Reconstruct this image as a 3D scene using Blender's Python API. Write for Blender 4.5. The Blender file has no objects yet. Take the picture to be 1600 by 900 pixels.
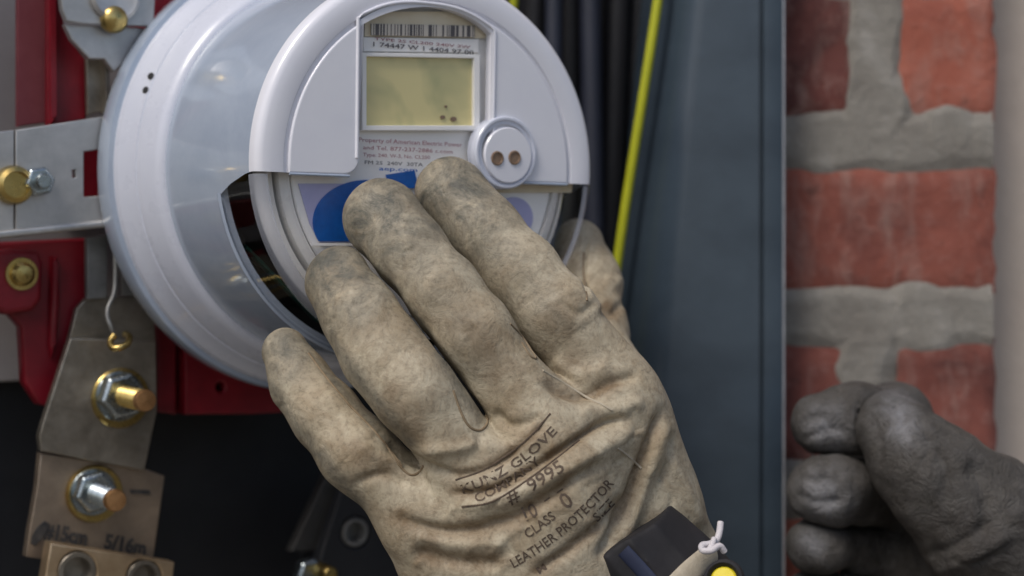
import bpy, bmesh, math, random
import numpy as np
from mathutils import Vector, Matrix
from mathutils.bvhtree import BVHTree

random.seed(7)
rng = np.random.default_rng(11)
scene = bpy.context.scene
R = math.radians

# ------------------------------------------------------------------ camera
F = 2667.0                                   # focal length in pixels of a 1600 px wide frame
cam = bpy.data.cameras.new('camera')
cam.sensor_width = 36.0
cam.lens = 36.0 * F / 1600.0
cam.clip_start = 0.02
cam.clip_end = 200.0
cam.dof.use_dof = True
cam.dof.focus_distance = 0.572
cam.dof.aperture_fstop = 7.5
camo = bpy.data.objects.new('camera', cam)
camo.location = (0, 0, 0)
camo.rotation_euler = (R(90), 0, 0)
scene.collection.objects.link(camo)
scene.camera = camo

# ------------------------------------------------------------------ sky, sun, exposure
SUN_EL, SUN_AZ = 52.0, -34.0                 # behind the camera, a little to its left
world = bpy.data.worlds.new('World')
scene.world = world
world.use_nodes = True
wn = world.node_tree
wn.nodes.clear()
sky = wn.nodes.new('ShaderNodeTexSky')
sky.sky_type = 'NISHITA'
sky.sun_disc = False
sky.sun_elevation = R(SUN_EL)
sky.sun_rotation = R(180.0 - SUN_AZ)
sky.air_density = 1.0
sky.dust_density = 3.0
sky.ozone_density = 1.0
bg = wn.nodes.new('ShaderNodeBackground')
bg.inputs['Strength'].default_value = 0.10
wo = wn.nodes.new('ShaderNodeOutputWorld')
wn.links.new(sky.outputs[0], bg.inputs[0])
wn.links.new(bg.outputs[0], wo.inputs[0])

sun = bpy.data.lights.new('sun', 'SUN')
sun.energy = 1.5
sun.angle = R(20)
sun.color = (1.0, 0.95, 0.88)
suno = bpy.data.objects.new('sun', sun)
sd_ = Vector((math.sin(R(SUN_AZ)) * math.cos(R(SUN_EL)), -math.cos(R(SUN_AZ)) * math.cos(R(SUN_EL)), math.sin(R(SUN_EL))))
suno.rotation_euler = sd_.to_track_quat('Z', 'Y').to_euler()
suno.location = sd_ * 5
scene.collection.objects.link(suno)

scene.view_settings.view_transform = 'Standard'
scene.view_settings.look = 'None'
scene.view_settings.gamma = 1.0
scene.view_settings.use_curve_mapping = False
scene.view_settings.exposure = 0.36

# ------------------------------------------------------------------ helpers
def P(px, py, d):
    """point seen at a photograph pixel at depth d in front of the camera"""
    return Vector(((px - 800.0) / F * d, d, (450.0 - py) / F * d))

TH, PH = R(32.6), R(-1.6)
N = Vector((math.sin(TH) * math.cos(PH), -math.cos(TH) * math.cos(PH), math.sin(PH)))
U = Vector((math.cos(TH), math.sin(TH), 0.0))
V = N.cross(U)
C = P(497.6, 271.8, 0.6926)                  # centre of the meter's rim
FR = Matrix(((U.x, V.x, N.x, C.x), (U.y, V.y, N.y, C.y), (U.z, V.z, N.z, C.z), (0, 0, 0, 1)))

def hp(px, py, h):
    """pixel -> (u, v) on the plane h above the rim plane, in the meter's frame"""
    r = P(px, py, 1.0)
    t = (C.dot(N) + h) / r.dot(N)
    q = r * t - C
    return Vector((q.dot(U), q.dot(V)))

def hp3(px, py, h):
    q = hp(px, py, h)
    return Vector((q.x, q.y, h))

def link(o, parent=None):
    scene.collection.objects.link(o)
    if parent is not None:
        o.parent = parent
    return o

def tag(o, label=None, cat=None, group=None, kind=None):
    if label: o['label'] = label
    if cat: o['category'] = cat
    if group: o['group'] = group
    if kind: o['kind'] = kind
    return o

def mesh_obj(name, verts, faces, mat=None, parent=None, smooth=True, angle=None, bevel=0.0, seg=2):
    me = bpy.data.meshes.new(name)
    me.from_pydata([tuple(v) for v in verts], [], faces)
    me.validate()
    bm = bmesh.new(); bm.from_mesh(me)
    bmesh.ops.recalc_face_normals(bm, faces=bm.faces)
    bm.to_mesh(me); bm.free()
    if smooth:
        me.polygons.foreach_set('use_smooth', [True] * len(me.polygons))
        if angle is not None:
            me.set_sharp_from_angle(angle=R(angle))
    o = bpy.data.objects.new(name, me)
    if mat: me.materials.append(mat)
    link(o, parent)
    if bevel > 0:
        b = o.modifiers.new('bevel', 'BEVEL'); b.width = bevel; b.segments = seg; b.limit_method = 'ANGLE'
        b.angle_limit = R(40)
        b.harden_normals = False
    return o

def thing(name, label, cat, matrix=None, group=None):
    o = bpy.data.objects.new(name, None)
    o.empty_display_size = 0.01
    link(o)
    if matrix is not None: o.matrix_world = matrix
    return tag(o, label, cat, group)

def frame_at(px, py, h):
    return FR @ Matrix.Translation(hp3(px, py, h))

def in_frame(th, p):
    """meter-frame coordinates -> the thing's own coordinates (things only translate in the frame)"""
    m = (FR.inverted() @ th.matrix_world).to_translation()
    return Vector(p) - m

def curve_mesh(name, loops, depth, bevel, mat, parent, z=0.0, res=3):
    """flat plate with holes: loops of (x, y), extruded from z-depth to z, with rounded edges"""
    cu = bpy.data.curves.new(name, 'CURVE')
    cu.dimensions = '2D'; cu.fill_mode = 'BOTH'
    cu.extrude = max(depth / 2 - bevel, 1e-5); cu.bevel_depth = bevel; cu.bevel_resolution = res
    cu.offset = -bevel
    for lp in loops:
        s = cu.splines.new('POLY'); s.points.add(len(lp) - 1)
        for i, q in enumerate(lp): s.points[i].co = (q[0], q[1], 0, 1)
        s.use_cyclic_u = True
    t = bpy.data.objects.new(name, cu); scene.collection.objects.link(t)
    dg = bpy.context.evaluated_depsgraph_get()
    me = bpy.data.meshes.new_from_object(t.evaluated_get(dg))
    bpy.data.objects.remove(t); bpy.data.curves.remove(cu)
    me.transform(Matrix.Translation((0, 0, z - depth / 2)))
    me.materials.clear(); me.materials.append(mat)
    me.polygons.foreach_set('use_smooth', [True] * len(me.polygons))
    me.set_sharp_from_angle(angle=R(35))
    o = bpy.data.objects.new(name, me); me.name = name
    return link(o, parent)

def plate(name, th, pts, h, depth, mat, bevel=0.0006, holes=(), parent=None):
    """plate traced on the plane h (its front) in the meter's frame, as a part of thing th"""
    m = in_frame(th, (0, 0, 0))
    def loc(lp): return [(hp(x, y, h).x + m.x, hp(x, y, h).y + m.y) for x, y in lp]
    return curve_mesh(name, [loc(pts)] + [loc(q) for q in holes], depth, bevel, mat, parent or th, z=h + m.z)

def lathe(name, prof, mat, parent, seg=96, p0=None, p1=None, closed=False, angle=35, loc=(0, 0, 0), flip=False):
    """surface of revolution about z; p0/p1: functions r -> start/end angle"""
    full = p0 is None
    n = seg if full else seg + 1
    vs, fs = [], []
    for r, z in prof:
        a0 = 0.0 if full else p0(r, z); a1 = 2 * math.pi if full else p1(r, z)
        for i in range(n):
            a = a0 + (a1 - a0) * i / seg
            vs.append((loc[0] + r * math.cos(a), loc[1] + r * math.sin(a), loc[2] + z))
    m = len(prof)
    for j in range(m if closed else m - 1):
        for i in range(seg):
            k = (i + 1) % n if full else i + 1
            j2 = (j + 1) % m
            fs.append((j * n + i, j * n + k, j2 * n + k, j2 * n + i))
    return mesh_obj(name, vs, fs, mat, parent, True, angle)

def cat(pts, sub=6):
    """Catmull-Rom through points"""
    pts = [Vector(p) for p in pts]
    q = [pts[0] * 2 - pts[1]] + pts + [pts[-1] * 2 - pts[-2]]
    out = []
    for i in range(1, len(q) - 2):
        for k in range(sub):
            t = k / sub
            a, b, c, d = q[i - 1], q[i], q[i + 1], q[i + 2]
            out.append(0.5 * ((2 * b) + (c - a) * t + (2 * a - 5 * b + 4 * c - d) * t * t + (3 * b - a - 3 * c + d) * t ** 3))
    out.append(pts[-1])
    return out

def tube_geo(pts, rad, seg=12, caps=True, flat=1.0, ref=Vector((0.13, 0.9, 0.2))):
    vs, fs = [], []
    n = len(pts)
    for i, p in enumerate(pts):
        t = (pts[min(i + 1, n - 1)] - pts[max(i - 1, 0)]).normalized()
        a = t.cross(ref).normalized(); b = t.cross(a).normalized()
        r = rad(i / (n - 1)) if callable(rad) else rad
        for k in range(seg):
            w = 2 * math.pi * k / seg
            vs.append(p + a * (math.cos(w) * r) + b * (math.sin(w) * r * flat))
    for i in range(n - 1):
        for k in range(seg):
            k2 = (k + 1) % seg
            fs.append((i * seg + k, i * seg + k2, (i + 1) * seg + k2, (i + 1) * seg + k))
    if caps:
        fs.append(tuple(range(seg - 1, -1, -1))); fs.append(tuple((n - 1) * seg + k for k in range(seg)))
    return vs, fs

def tube(name, pts, rad, mat, parent=None, seg=12, flat=1.0):
    vs, fs = tube_geo(pts, rad, seg, True, flat)
    return mesh_obj(name, vs, fs, mat, parent, True, 50)

def text_mesh(s, size, align='LEFT', bold=0.0):
    cu = bpy.data.curves.new('t', 'FONT')
    cu.body = s; cu.size = size; cu.align_x = align; cu.offset = bold; cu.resolution_u = 2
    t = bpy.data.objects.new('t', cu); scene.collection.objects.link(t)
    dg = bpy.context.evaluated_depsgraph_get()
    me = bpy.data.meshes.new_from_object(t.evaluated_get(dg))
    vs = [v.co.copy() for v in me.vertices]; fs = [tuple(p.vertices) for p in me.polygons]
    bpy.data.objects.remove(t); bpy.data.curves.remove(cu); bpy.data.meshes.remove(me)
    return vs, fs

# ------------------------------------------------------------------ materials
def new_mat(name):
    m = bpy.data.materials.new(name); m.use_nodes = True
    nt = m.node_tree; b = nt.nodes['Principled BSDF']
    return m, nt, b

def node(nt, t, **kw):
    n = nt.nodes.new(t)
    for k, v in kw.items():
        if k.startswith('i_'):
            n.inputs[k[2:].replace('_', ' ')].default_value = v
        else: setattr(n, k, v)
    return n

def coords(nt, scale=1.0, stretch=(1, 1, 1)):
    tc = node(nt, 'ShaderNodeTexCoord'); mp = node(nt, 'ShaderNodeMapping')
    mp.inputs['Scale'].default_value = tuple(scale * s for s in stretch)
    nt.links.new(tc.outputs['Object'], mp.inputs['Vector'])
    return mp.outputs[0]

def noise(nt, vec, scale, detail=6, rough=0.6, dist=0.0):
    n = node(nt, 'ShaderNodeTexNoise')
    n.inputs['Scale'].default_value = scale; n.inputs['Detail'].default_value = detail
    n.inputs['Roughness'].default_value = rough; n.inputs['Distortion'].default_value = dist
    nt.links.new(vec, n.inputs['Vector'])
    return n.outputs['Fac']

def ramp(nt, fac, stops):
    r = node(nt, 'ShaderNodeValToRGB')
    while len(r.color_ramp.elements) < len(stops): r.color_ramp.elements.new(0.5)
    for e, (p, c) in zip(r.color_ramp.elements, stops):
        e.position = p; e.color = (*c, 1) if len(c) == 3 else c
    nt.links.new(fac, r.inputs[0])
    return r.outputs[0]

def mixc(nt, fac, a, b, blend='MIX'):
    m = node(nt, 'ShaderNodeMix', data_type='RGBA', blend_type=blend)
    for s, v in ((0, fac), (6, a), (7, b)):
        if isinstance(v, (int, float)): m.inputs[s].default_value = v
        elif isinstance(v, tuple): m.inputs[s].default_value = (*v, 1)
        else: nt.links.new(v, m.inputs[s])
    return m.outputs[2]

def math_(nt, op, a, b=None):
    m = node(nt, 'ShaderNodeMath', operation=op)
    for s, v in ((0, a), (1, b)):
        if v is None: continue
        if isinstance(v, (int, float)): m.inputs[s].default_value = v
        else: nt.links.new(v, m.inputs[s])
    return m.outputs[0]

def bump(nt, b, h, strength, dist):
    n = node(nt, 'ShaderNodeBump'); n.inputs['Strength'].default_value = strength; n.inputs['Distance'].default_value = dist
    nt.links.new(h, n.inputs['Height']); nt.links.new(n.outputs[0], b.inputs['Normal'])

def M(name, c1, c2, scale=60, rough=0.5, metal=0.0, bmp=0.0, bscale=None, coat=0.0, spread=0.2, rvar=0.15, stretch=(1, 1, 1)):
    m, nt, b = new_mat(name)
    v = coords(nt, 1.0, stretch)
    n = noise(nt, v, scale, 7, 0.65, 0.3)
    col = ramp(nt, n, [(0.5 - spread, c1), (0.5 + spread, c2)])
    nt.links.new(col, b.inputs['Base Color'])
    n2 = noise(nt, v, scale * 2.7, 5, 0.6)
    rr = math_(nt, 'ADD', math_(nt, 'MULTIPLY', n2, 2 * rvar), rough - rvar)
    nt.links.new(rr, b.inputs['Roughness'])
    b.inputs['Metallic'].default_value = metal
    b.inputs['Coat Weight'].default_value = coat
    if bmp: bump(nt, b, noise(nt, v, bscale or scale * 8, 6, 0.6), 1.0, bmp)
    return m

def clear_mat(name, tint, ior_fac=0.06, rough=0.03):
    """thin polycarbonate: see-through with sharp reflections at grazing angles"""
    m = bpy.data.materials.new(name); m.use_nodes = True
    nt = m.node_tree; nt.nodes.clear()
    out = node(nt, 'ShaderNodeOutputMaterial')
    tr = node(nt, 'ShaderNodeBsdfTransparent'); tr.inputs[0].default_value = (*tint, 1)
    gl = node(nt, 'ShaderNodeBsdfGlossy'); gl.inputs['Roughness'].default_value = rough
    lw = node(nt, 'ShaderNodeLayerWeight'); lw.inputs['Blend'].default_value = 0.5
    fo = math_(nt, 'ADD', math_(nt, 'MULTIPLY', math_(nt, 'POWER', lw.outputs['Facing'], 5.0), 0.92), ior_fac)
    mx = node(nt, 'ShaderNodeMixShader')
    nt.links.new(fo, mx.inputs[0]); nt.links.new(tr.outputs[0], mx.inputs[1]); nt.links.new(gl.outputs[0], mx.inputs[2])
    nt.links.new(mx.outputs[0], out.inputs[0])
    return m

WHITE = M('white_plastic', (0.55, 0.58, 0.68), (0.60, 0.63, 0.72), 40, 0.28, 0, 0.00002, 900, coat=0.25, rvar=0.05)
FACEW = M('face_plastic', (0.68, 0.69, 0.76), (0.72, 0.73, 0.79), 50, 0.22, 0, 0.00001, 900, rvar=0.05, coat=0.2)
SHELL = M('shell_plastic', (0.30, 0.36, 0.46), (0.38, 0.44, 0.54), 30, 0.16, 0, 0.00005, 120, coat=0.8, rvar=0.06)
CLEAR = clear_mat('clear_polycarbonate', (0.985, 0.985, 0.99), 0.03)
CREAM = M('cream_plastic', (0.72, 0.60, 0.40), (0.80, 0.72, 0.56), 60, 0.4)
RINGW = M('ring_plastic', (0.66, 0.66, 0.66), (0.76, 0.74, 0.70), 60, 0.3)
DARKIN = M('dark_inside', (0.02, 0.017, 0.014), (0.05, 0.042, 0.035), 90, 0.55)
PCB = M('circuit_green', (0.01, 0.06, 0.05), (0.03, 0.12, 0.09), 200, 0.4)
LABELW = M('label_white', (0.90, 0.885, 0.86), (0.93, 0.915, 0.89), 80, 0.55)
LILAC = M('label_lilac', (0.42, 0.42, 0.66), (0.48, 0.48, 0.72), 60, 0.5)
BLUE = M('logo_blue', (0.002, 0.085, 0.36), (0.005, 0.125, 0.48), 300, 0.45)
INK = M('ink', (0.04, 0.035, 0.04), (0.10, 0.09, 0.10), 900, 0.7)
REDINK = M('red_ink', (0.28, 0.10, 0.12), (0.36, 0.16, 0.18), 900, 0.7)
HOLE = M('hole_dark', (0.006, 0.006, 0.008), (0.012, 0.012, 0.014), 100, 0.7)
PORT = M('port_brown', (0.18, 0.11, 0.07), (0.26, 0.18, 0.12), 400, 0.4)
RED = M('red_glass_polyester', (0.15, 0.003, 0.010), (0.23, 0.006, 0.016), 60, 0.42, 0, 0.00012, 500, rvar=0.12)
REDF = M('pale_red_polyester', (0.17, 0.030, 0.040), (0.22, 0.055, 0.065), 70, 0.6, 0, 0.0001, 600)
ZINC = M('zinc_plate', (0.40, 0.40, 0.40), (0.58, 0.57, 0.56), 70, 0.42, 0.75, 0.00005, 400, rvar=0.14)
ZINCD = M('dull_zinc', (0.17, 0.17, 0.17), (0.30, 0.30, 0.29), 90, 0.5, 0.6, 0.00006, 400)
BUS = M('tinned_bus', (0.22, 0.195, 0.16), (0.37, 0.335, 0.285), 80, 0.40, 0.85, 0.00010, 350, rvar=0.16, spread=0.16)
COPPER = M('tinned_copper', (0.30, 0.24, 0.19), (0.47, 0.37, 0.28), 70, 0.40, 0.8, 0.00008, 500, rvar=0.14)
LUG = M('gold_lug', (0.46, 0.33, 0.20), (0.62, 0.47, 0.31), 90, 0.36, 0.8, 0.00008, 500)
BRASS = M('brass', (0.42, 0.30, 0.10), (0.62, 0.47, 0.18), 200, 0.30, 1.0, 0.00004, 900)
NUTZ = M('blue_zinc', (0.28, 0.33, 0.36), (0.48, 0.53, 0.55), 200, 0.28, 1.0, 0.00003, 900)
COPTIP = M('copper_tip', (0.50, 0.26, 0.11), (0.74, 0.42, 0.20), 400, 0.35, 0.9)
BLACKB = M('shade_black', (0.009, 0.010, 0.013), (0.017, 0.018, 0.022), 30, 0.6)  # near-black base stands in for the shade inside the box
NAVY = M('shaded_grey_paint', (0.014, 0.019, 0.028), (0.022, 0.028, 0.040), 20, 0.55)  # grey paint darkened to navy, its shade put into the colour
STEEL = M('blue_grey_paint', (0.026, 0.039, 0.055), (0.046, 0.066, 0.088), 30, 0.34, 0.0, 0.00004, 260, rvar=0.05, stretch=(1, 1, 0.25))
PLATEG = M('grey_mount', (0.30, 0.275, 0.27), (0.38, 0.35, 0.34), 30, 0.55)
CABLE = M('black_cable', (0.004, 0.004, 0.006), (0.007, 0.007, 0.010), 40, 0.6)
CABLEB = M('highlit_cable', (0.009, 0.012, 0.024), (0.015, 0.018, 0.034), 40, 0.55)  # black cable with its bluish highlight put into the base colour
YELLOW = M('yellow_insulation', (0.36, 0.38, 0.012), (0.46, 0.47, 0.02), 40, 0.45)
RUBBER = M('black_rubber', (0.004, 0.004, 0.006), (0.009, 0.008, 0.011), 90, 0.78, 0, 0.00005, 700)
NAVYB = M('navy_band', (0.010, 0.015, 0.040), (0.016, 0.024, 0.058), 80, 0.6)
YDISC = M('yellow_disc', (0.62, 0.50, 0.012), (0.75, 0.62, 0.03), 90, 0.5)
STRING = M('string_white', (0.46, 0.43, 0.46), (0.60, 0.57, 0.58), 300, 0.8, 0, 0.0002, 1500)
PLASTER = M('beige_plaster', (0.46, 0.395, 0.335), (0.52, 0.455, 0.39), 12, 0.85, 0, 0.0006, 120)
GROUND = M('ground_soil', (0.12, 0.11, 0.09), (0.2, 0.18, 0.15), 3, 0.9)

def lcd_mat():
    m, nt, b = new_mat('lcd_glass')
    v = coords(nt)
    n = noise(nt, v, 38, 3, 0.5, 0.4)
    col = ramp(nt, n, [(0.36, (0.37, 0.38, 0.20)), (0.58, (0.70, 0.62, 0.31))])  # light and dark reflection on the screen painted as mottling
    nt.links.new(col, b.inputs['Base Color'])
    b.inputs['Roughness'].default_value = 0.25
    return m
LCD = lcd_mat()

def barcode_mat():
    m, nt, b = new_mat('barcode_print')
    tc = node(nt, 'ShaderNodeTexCoord'); sp = node(nt, 'ShaderNodeSeparateXYZ')
    nt.links.new(tc.outputs['Object'], sp.inputs[0])
    f = math_(nt, 'FLOOR', math_(nt, 'MULTIPLY', sp.outputs[0], 2600.0))
    w = node(nt, 'ShaderNodeTexWhiteNoise', noise_dimensions='1D')
    nt.links.new(f, w.inputs['W'])
    g = math_(nt, 'GREATER_THAN', w.outputs['Value'], 0.45)
    nt.links.new(mixc(nt, g, (0.08, 0.065, 0.07), (0.62, 0.56, 0.48)), b.inputs['Base Color'])
    b.inputs['Roughness'].default_value = 0.5
    return m
BARCODE = barcode_mat()

def leather_mat(name, pale, tan, brown, grime, seed=0.0, relief=0.0006):
    """worn cowhide: attribute 'grime' marks handled fingertips, 'stain' the brown streaks"""
    m, nt, b = new_mat(name)
    v0 = coords(nt)
    ad = node(nt, 'ShaderNodeVectorMath', operation='ADD'); ad.inputs[1].default_value = (seed, seed * 2, 0)
    nt.links.new(v0, ad.inputs[0]); v = ad.outputs[0]
    ga = node(nt, 'ShaderNodeAttribute', attribute_name='grime').outputs['Fac']
    sa = node(nt, 'ShaderNodeAttribute', attribute_name='stain_shade').outputs['Fac']
    big = noise(nt, v, 42, 8, 0.62, 0.6)
    mid = noise(nt, v, 130, 8, 0.68, 0.8)
    fine = noise(nt, v, 620, 6, 0.7, 0.2)
    col = ramp(nt, big, [(0.30, tan), (0.56, pale), (0.75, tuple(min(1, c * 1.1) for c in pale))])
    bw = ramp(nt, mid, [(0.40, (0, 0, 0)), (0.72, (1, 1, 1))])
    col = mixc(nt, math_(nt, 'MULTIPLY', bw, 0.48), col, brown)
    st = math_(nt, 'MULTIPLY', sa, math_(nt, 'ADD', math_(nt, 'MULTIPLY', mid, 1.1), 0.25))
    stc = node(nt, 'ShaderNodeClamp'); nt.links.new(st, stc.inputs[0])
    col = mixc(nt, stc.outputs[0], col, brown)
    gf = math_(nt, 'MULTIPLY', ga, math_(nt, 'ADD', math_(nt, 'MULTIPLY', noise(nt, v, 95, 8, 0.7, 0.8), 3.0), -0.75))
    gc = node(nt, 'ShaderNodeClamp'); nt.links.new(gf, gc.inputs[0])
    col = mixc(nt, gc.outputs[0], col, grime)
    # pores and speckle
    sp = ramp(nt, fine, [(0.33, (0.62, 0.60, 0.58)), (0.50, (1, 1, 1)), (0.72, (1.12, 1.12, 1.12))])
    col = mixc(nt, 0.75, col, sp, 'MULTIPLY')
    nt.links.new(col, b.inputs['Base Color'])
    rr = ramp(nt, mid, [(0.3, (0.50,) * 3), (0.7, (0.70,) * 3)])
    nt.links.new(rr, b.inputs['Roughness'])
    b.inputs['Specular IOR Level'].default_value = 0.35
    vo = node(nt, 'ShaderNodeTexVoronoi', feature='DISTANCE_TO_EDGE'); vo.inputs['Scale'].default_value = 520
    nt.links.new(v, vo.inputs['Vector'])
    h = math_(nt, 'ADD', math_(nt, 'MULTIPLY', fine, 0.35), math_(nt, 'MULTIPLY', mid, 2.2))
    h = math_(nt, 'ADD', h, math_(nt, 'MULTIPLY', vo.outputs['Distance'], 0.25))
    bump(nt, b, h, 0.85, relief)
    return m
LEATHER = leather_mat('tan_leather', (0.455, 0.400, 0.295), (0.300, 0.240, 0.155), (0.135, 0.080, 0.036), (0.100, 0.097, 0.080), 0.0, 0.00040)
LEATHER2 = leather_mat('grey_leather', (0.062, 0.056, 0.049), (0.030, 0.027, 0.023), (0.018, 0.013, 0.009), (0.19, 0.19, 0.20), 3.1, 0.0013)
SEAM = M('seam_leather', (0.15, 0.105, 0.06), (0.27, 0.205, 0.13), 300, 0.8, 0, 0.0002, 1200)
SEAML = M('pale_seam', (0.34, 0.295, 0.22), (0.42, 0.37, 0.29), 300, 0.8, 0, 0.0002, 1200)

# ------------------------------------------------------------------ the setting
g = mesh_obj('ground', [(-60, -60, -1.4), (60, -60, -1.4), (60, 60, -1.4), (-60, 60, -1.4)], [(0, 1, 2, 3)], GROUND)
tag(g, 'bare soil ground below the meter', None, kind='structure')

# plastered house wall far behind
def box_geo(x0, x1, y0, y1, z0, z1):
    vs = [(x, y, z) for x in (x0, x1) for y in (y0, y1) for z in (z0, z1)]
    return vs, [(0, 1, 3, 2), (4, 6, 7, 5), (0, 4, 5, 1), (2, 3, 7, 6), (0, 2, 6, 4), (1, 5, 7, 3)]
pp = [(0.2175, 0.80), (1.8, 0.80), (1.8, 1.10), (-1.6, 1.10), (-1.6, 0.93), (0.2175, 0.93)]
v_ = [(x, y, -1.4) for x, y in pp] + [(x, y, 1.3) for x, y in pp]
f_ = [(k, (k + 1) % 6, 6 + (k + 1) % 6, 6 + k) for k in range(6)] + [tuple(range(5, -1, -1)), tuple(range(6, 12))]
tag(mesh_obj('plaster_wall', v_, f_, PLASTER, smooth=False), 'blurred beige plaster wall right of the brick pier', 'wall')

# ---- brick pier
YW = 0.76
def wx(px): return (px - 800.0) / F * YW
def wz(py): return (450.0 - py) / F * YW
X0, X1 = 0.110, wx(1557)
PITCH = wz(222) - wz(494)
def wnoise(x, z, s, seed):
    r = np.random.default_rng(seed)
    o = np.zeros_like(x)
    for k in range(10):
        a = r.uniform(0, 6.283); f = s * r.uniform(0.6, 2.4)
        o = o + np.sin((x * math.cos(a) + z * math.sin(a)) * f + r.uniform(0, 6.283)) / 10 * 2.2
    return o

def brick_mat():
    m, nt, b = new_mat('fired_brick')
    v = coords(nt)
    oi = node(nt, 'ShaderNodeObjectInfo')
    ad = node(nt, 'ShaderNodeVectorMath', operation='ADD')
    nt.links.new(v, ad.inputs[0]); nt.links.new(oi.outputs['Random'], ad.inputs[1])
    n1 = noise(nt, ad.outputs[0], 26, 6, 0.6, 0.8); n2 = noise(nt, ad.outputs[0], 140, 8, 0.7)
    dk = node(nt, 'ShaderNodeAttribute', attribute_name='dark', attribute_type='OBJECT').outputs['Fac']
    col = ramp(nt, n1, [(0.3, (0.20, 0.058, 0.042)), (0.5, (0.31, 0.090, 0.058)), (0.75, (0.36, 0.125, 0.088))])
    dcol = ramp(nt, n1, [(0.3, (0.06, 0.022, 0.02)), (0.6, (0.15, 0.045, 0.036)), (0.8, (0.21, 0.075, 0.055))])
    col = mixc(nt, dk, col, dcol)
    wh = ramp(nt, n2, [(0.52, (0, 0, 0)), (0.75, (1, 1, 1))])
    col = mixc(nt, math_(nt, 'MULTIPLY', wh, 0.35), col, (0.36, 0.23, 0.20))
    mp2 = node(nt, 'ShaderNodeMapping'); mp2.inputs['Scale'].default_value = (1, 1, 0.28)
    nt.links.new(ad.outputs[0], mp2.inputs['Vector'])
    sm = ramp(nt, noise(nt, mp2.outputs[0], 85, 6, 0.6, 0.5), [(0.50, (0, 0, 0)), (0.72, (1, 1, 1))])
    col = mixc(nt, math_(nt, 'MULTIPLY', sm, 0.45), col, (0.30, 0.22, 0.19))
    chp = ramp(nt, noise(nt, ad.outputs[0], 48, 7, 0.65, 1.2), [(0.30, (1, 1, 1)), (0.40, (0, 0, 0))])
    col = mixc(nt, math_(nt, 'MULTIPLY', chp, 0.6), col, (0.07, 0.03, 0.025))
    nt.links.new(col, b.inputs['Base Color']); b.inputs['Roughness'].default_value = 0.88
    bump(nt, b, n2, 0.9, 0.0015)
    return m
BRICK = brick_mat()
def mortar_mat():
    m, nt, b = new_mat('lime_mortar')
    v = coords(nt)
    n1 = noise(nt, v, 30, 7, 0.65, 0.5); n2 = noise(nt, v, 300, 8, 0.7)
    col = ramp(nt, n1, [(0.3, (0.17, 0.155, 0.136)), (0.52, (0.23, 0.215, 0.19)), (0.75, (0.34, 0.325, 0.30))])
    nt.links.new(col, b.inputs['Base Color']); b.inputs['Roughness'].default_value = 0.92
    bump(nt, b, n2, 0.9, 0.0014)
    return m
MORTAR = mortar_mat()
PIER_Z0 = -1.4
pier = thing('brick_pier', 'red brick pier with smeared grey mortar beside the grey channel', 'wall', Matrix.Translation((X0, YW, PIER_Z0)))
def pl(p): return (p[0] - X0, p[1] - YW, p[2] - PIER_Z0)
joint_x = wx(1368)
cells = []                                          # (x0, x1, zc, row)
for row in range(-6, 8):
    zc = (wz(222) + wz(494)) / 2 + row * PITCH
    if row % 2 == 0: cells.append((X0 - 0.001, X1, zc, row))
    else:
        cells.append((X0 - 0.001, joint_x - 0.009, zc, row)); cells.append((joint_x + 0.010, X1, zc, row))
def make_brick(x0, x1, zc, seed, dark):
    n, mrow = 14, 10
    hh = 0.0288
    xs = np.linspace(x0, x1, n + 1); zs = np.linspace(zc - hh, zc + hh, mrow + 1)
    X, Z = np.meshgrid(xs, zs)
    e = wnoise(X, Z, 260, seed) * 0.0011
    edge = np.maximum(np.abs((X - (x0 + x1) / 2) / ((x1 - x0) / 2)), np.abs((Z - zc) / hh))
    Y = YW + wnoise(X, Z, 150, seed + 5) * 0.0007 + np.clip(edge - 0.85, 0, 1) ** 2 * 0.10
    Xe = X + np.where(np.abs(X - (x0 + x1) / 2) > (x1 - x0) * 0.499, e, 0); Ze = Z + np.where(np.abs(Z - zc) > hh * 0.99, e, 0)
    vs = [pl(q) for q in zip(Xe.ravel(), Y.ravel(), Ze.ravel())]
    nv = len(vs)
    back = [pl((q[0] + X0, YW + 0.085, q[2] + PIER_Z0)) for q in vs]
    W = n + 1
    fs = [(j * W + i, j * W + i + 1, (j + 1) * W + i + 1, (j + 1) * W + i) for j in range(mrow) for i in range(n)]
    ring = [i for i in range(W)] + [j * W + n for j in range(1, mrow + 1)] + [mrow * W + i for i in range(n - 1, -1, -1)] + [j * W for j in range(mrow - 1, 0, -1)]
    bi = {r: nv + k for k, r in enumerate(ring)}
    vs += [back[r] for r in ring]
    L_ = len(ring)
    fs += [(ring[k], bi[ring[k]], bi[ring[(k + 1) % L_]], ring[(k + 1) % L_]) for k in range(L_)]
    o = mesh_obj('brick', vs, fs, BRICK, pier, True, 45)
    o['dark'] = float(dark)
    return o
for i, (a, b_, zc, row) in enumerate(cells):
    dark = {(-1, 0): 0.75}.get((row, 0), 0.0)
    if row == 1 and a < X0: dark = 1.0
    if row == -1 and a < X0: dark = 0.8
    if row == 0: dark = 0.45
    make_brick(a, b_, zc, 40 + i, dark)
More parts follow.
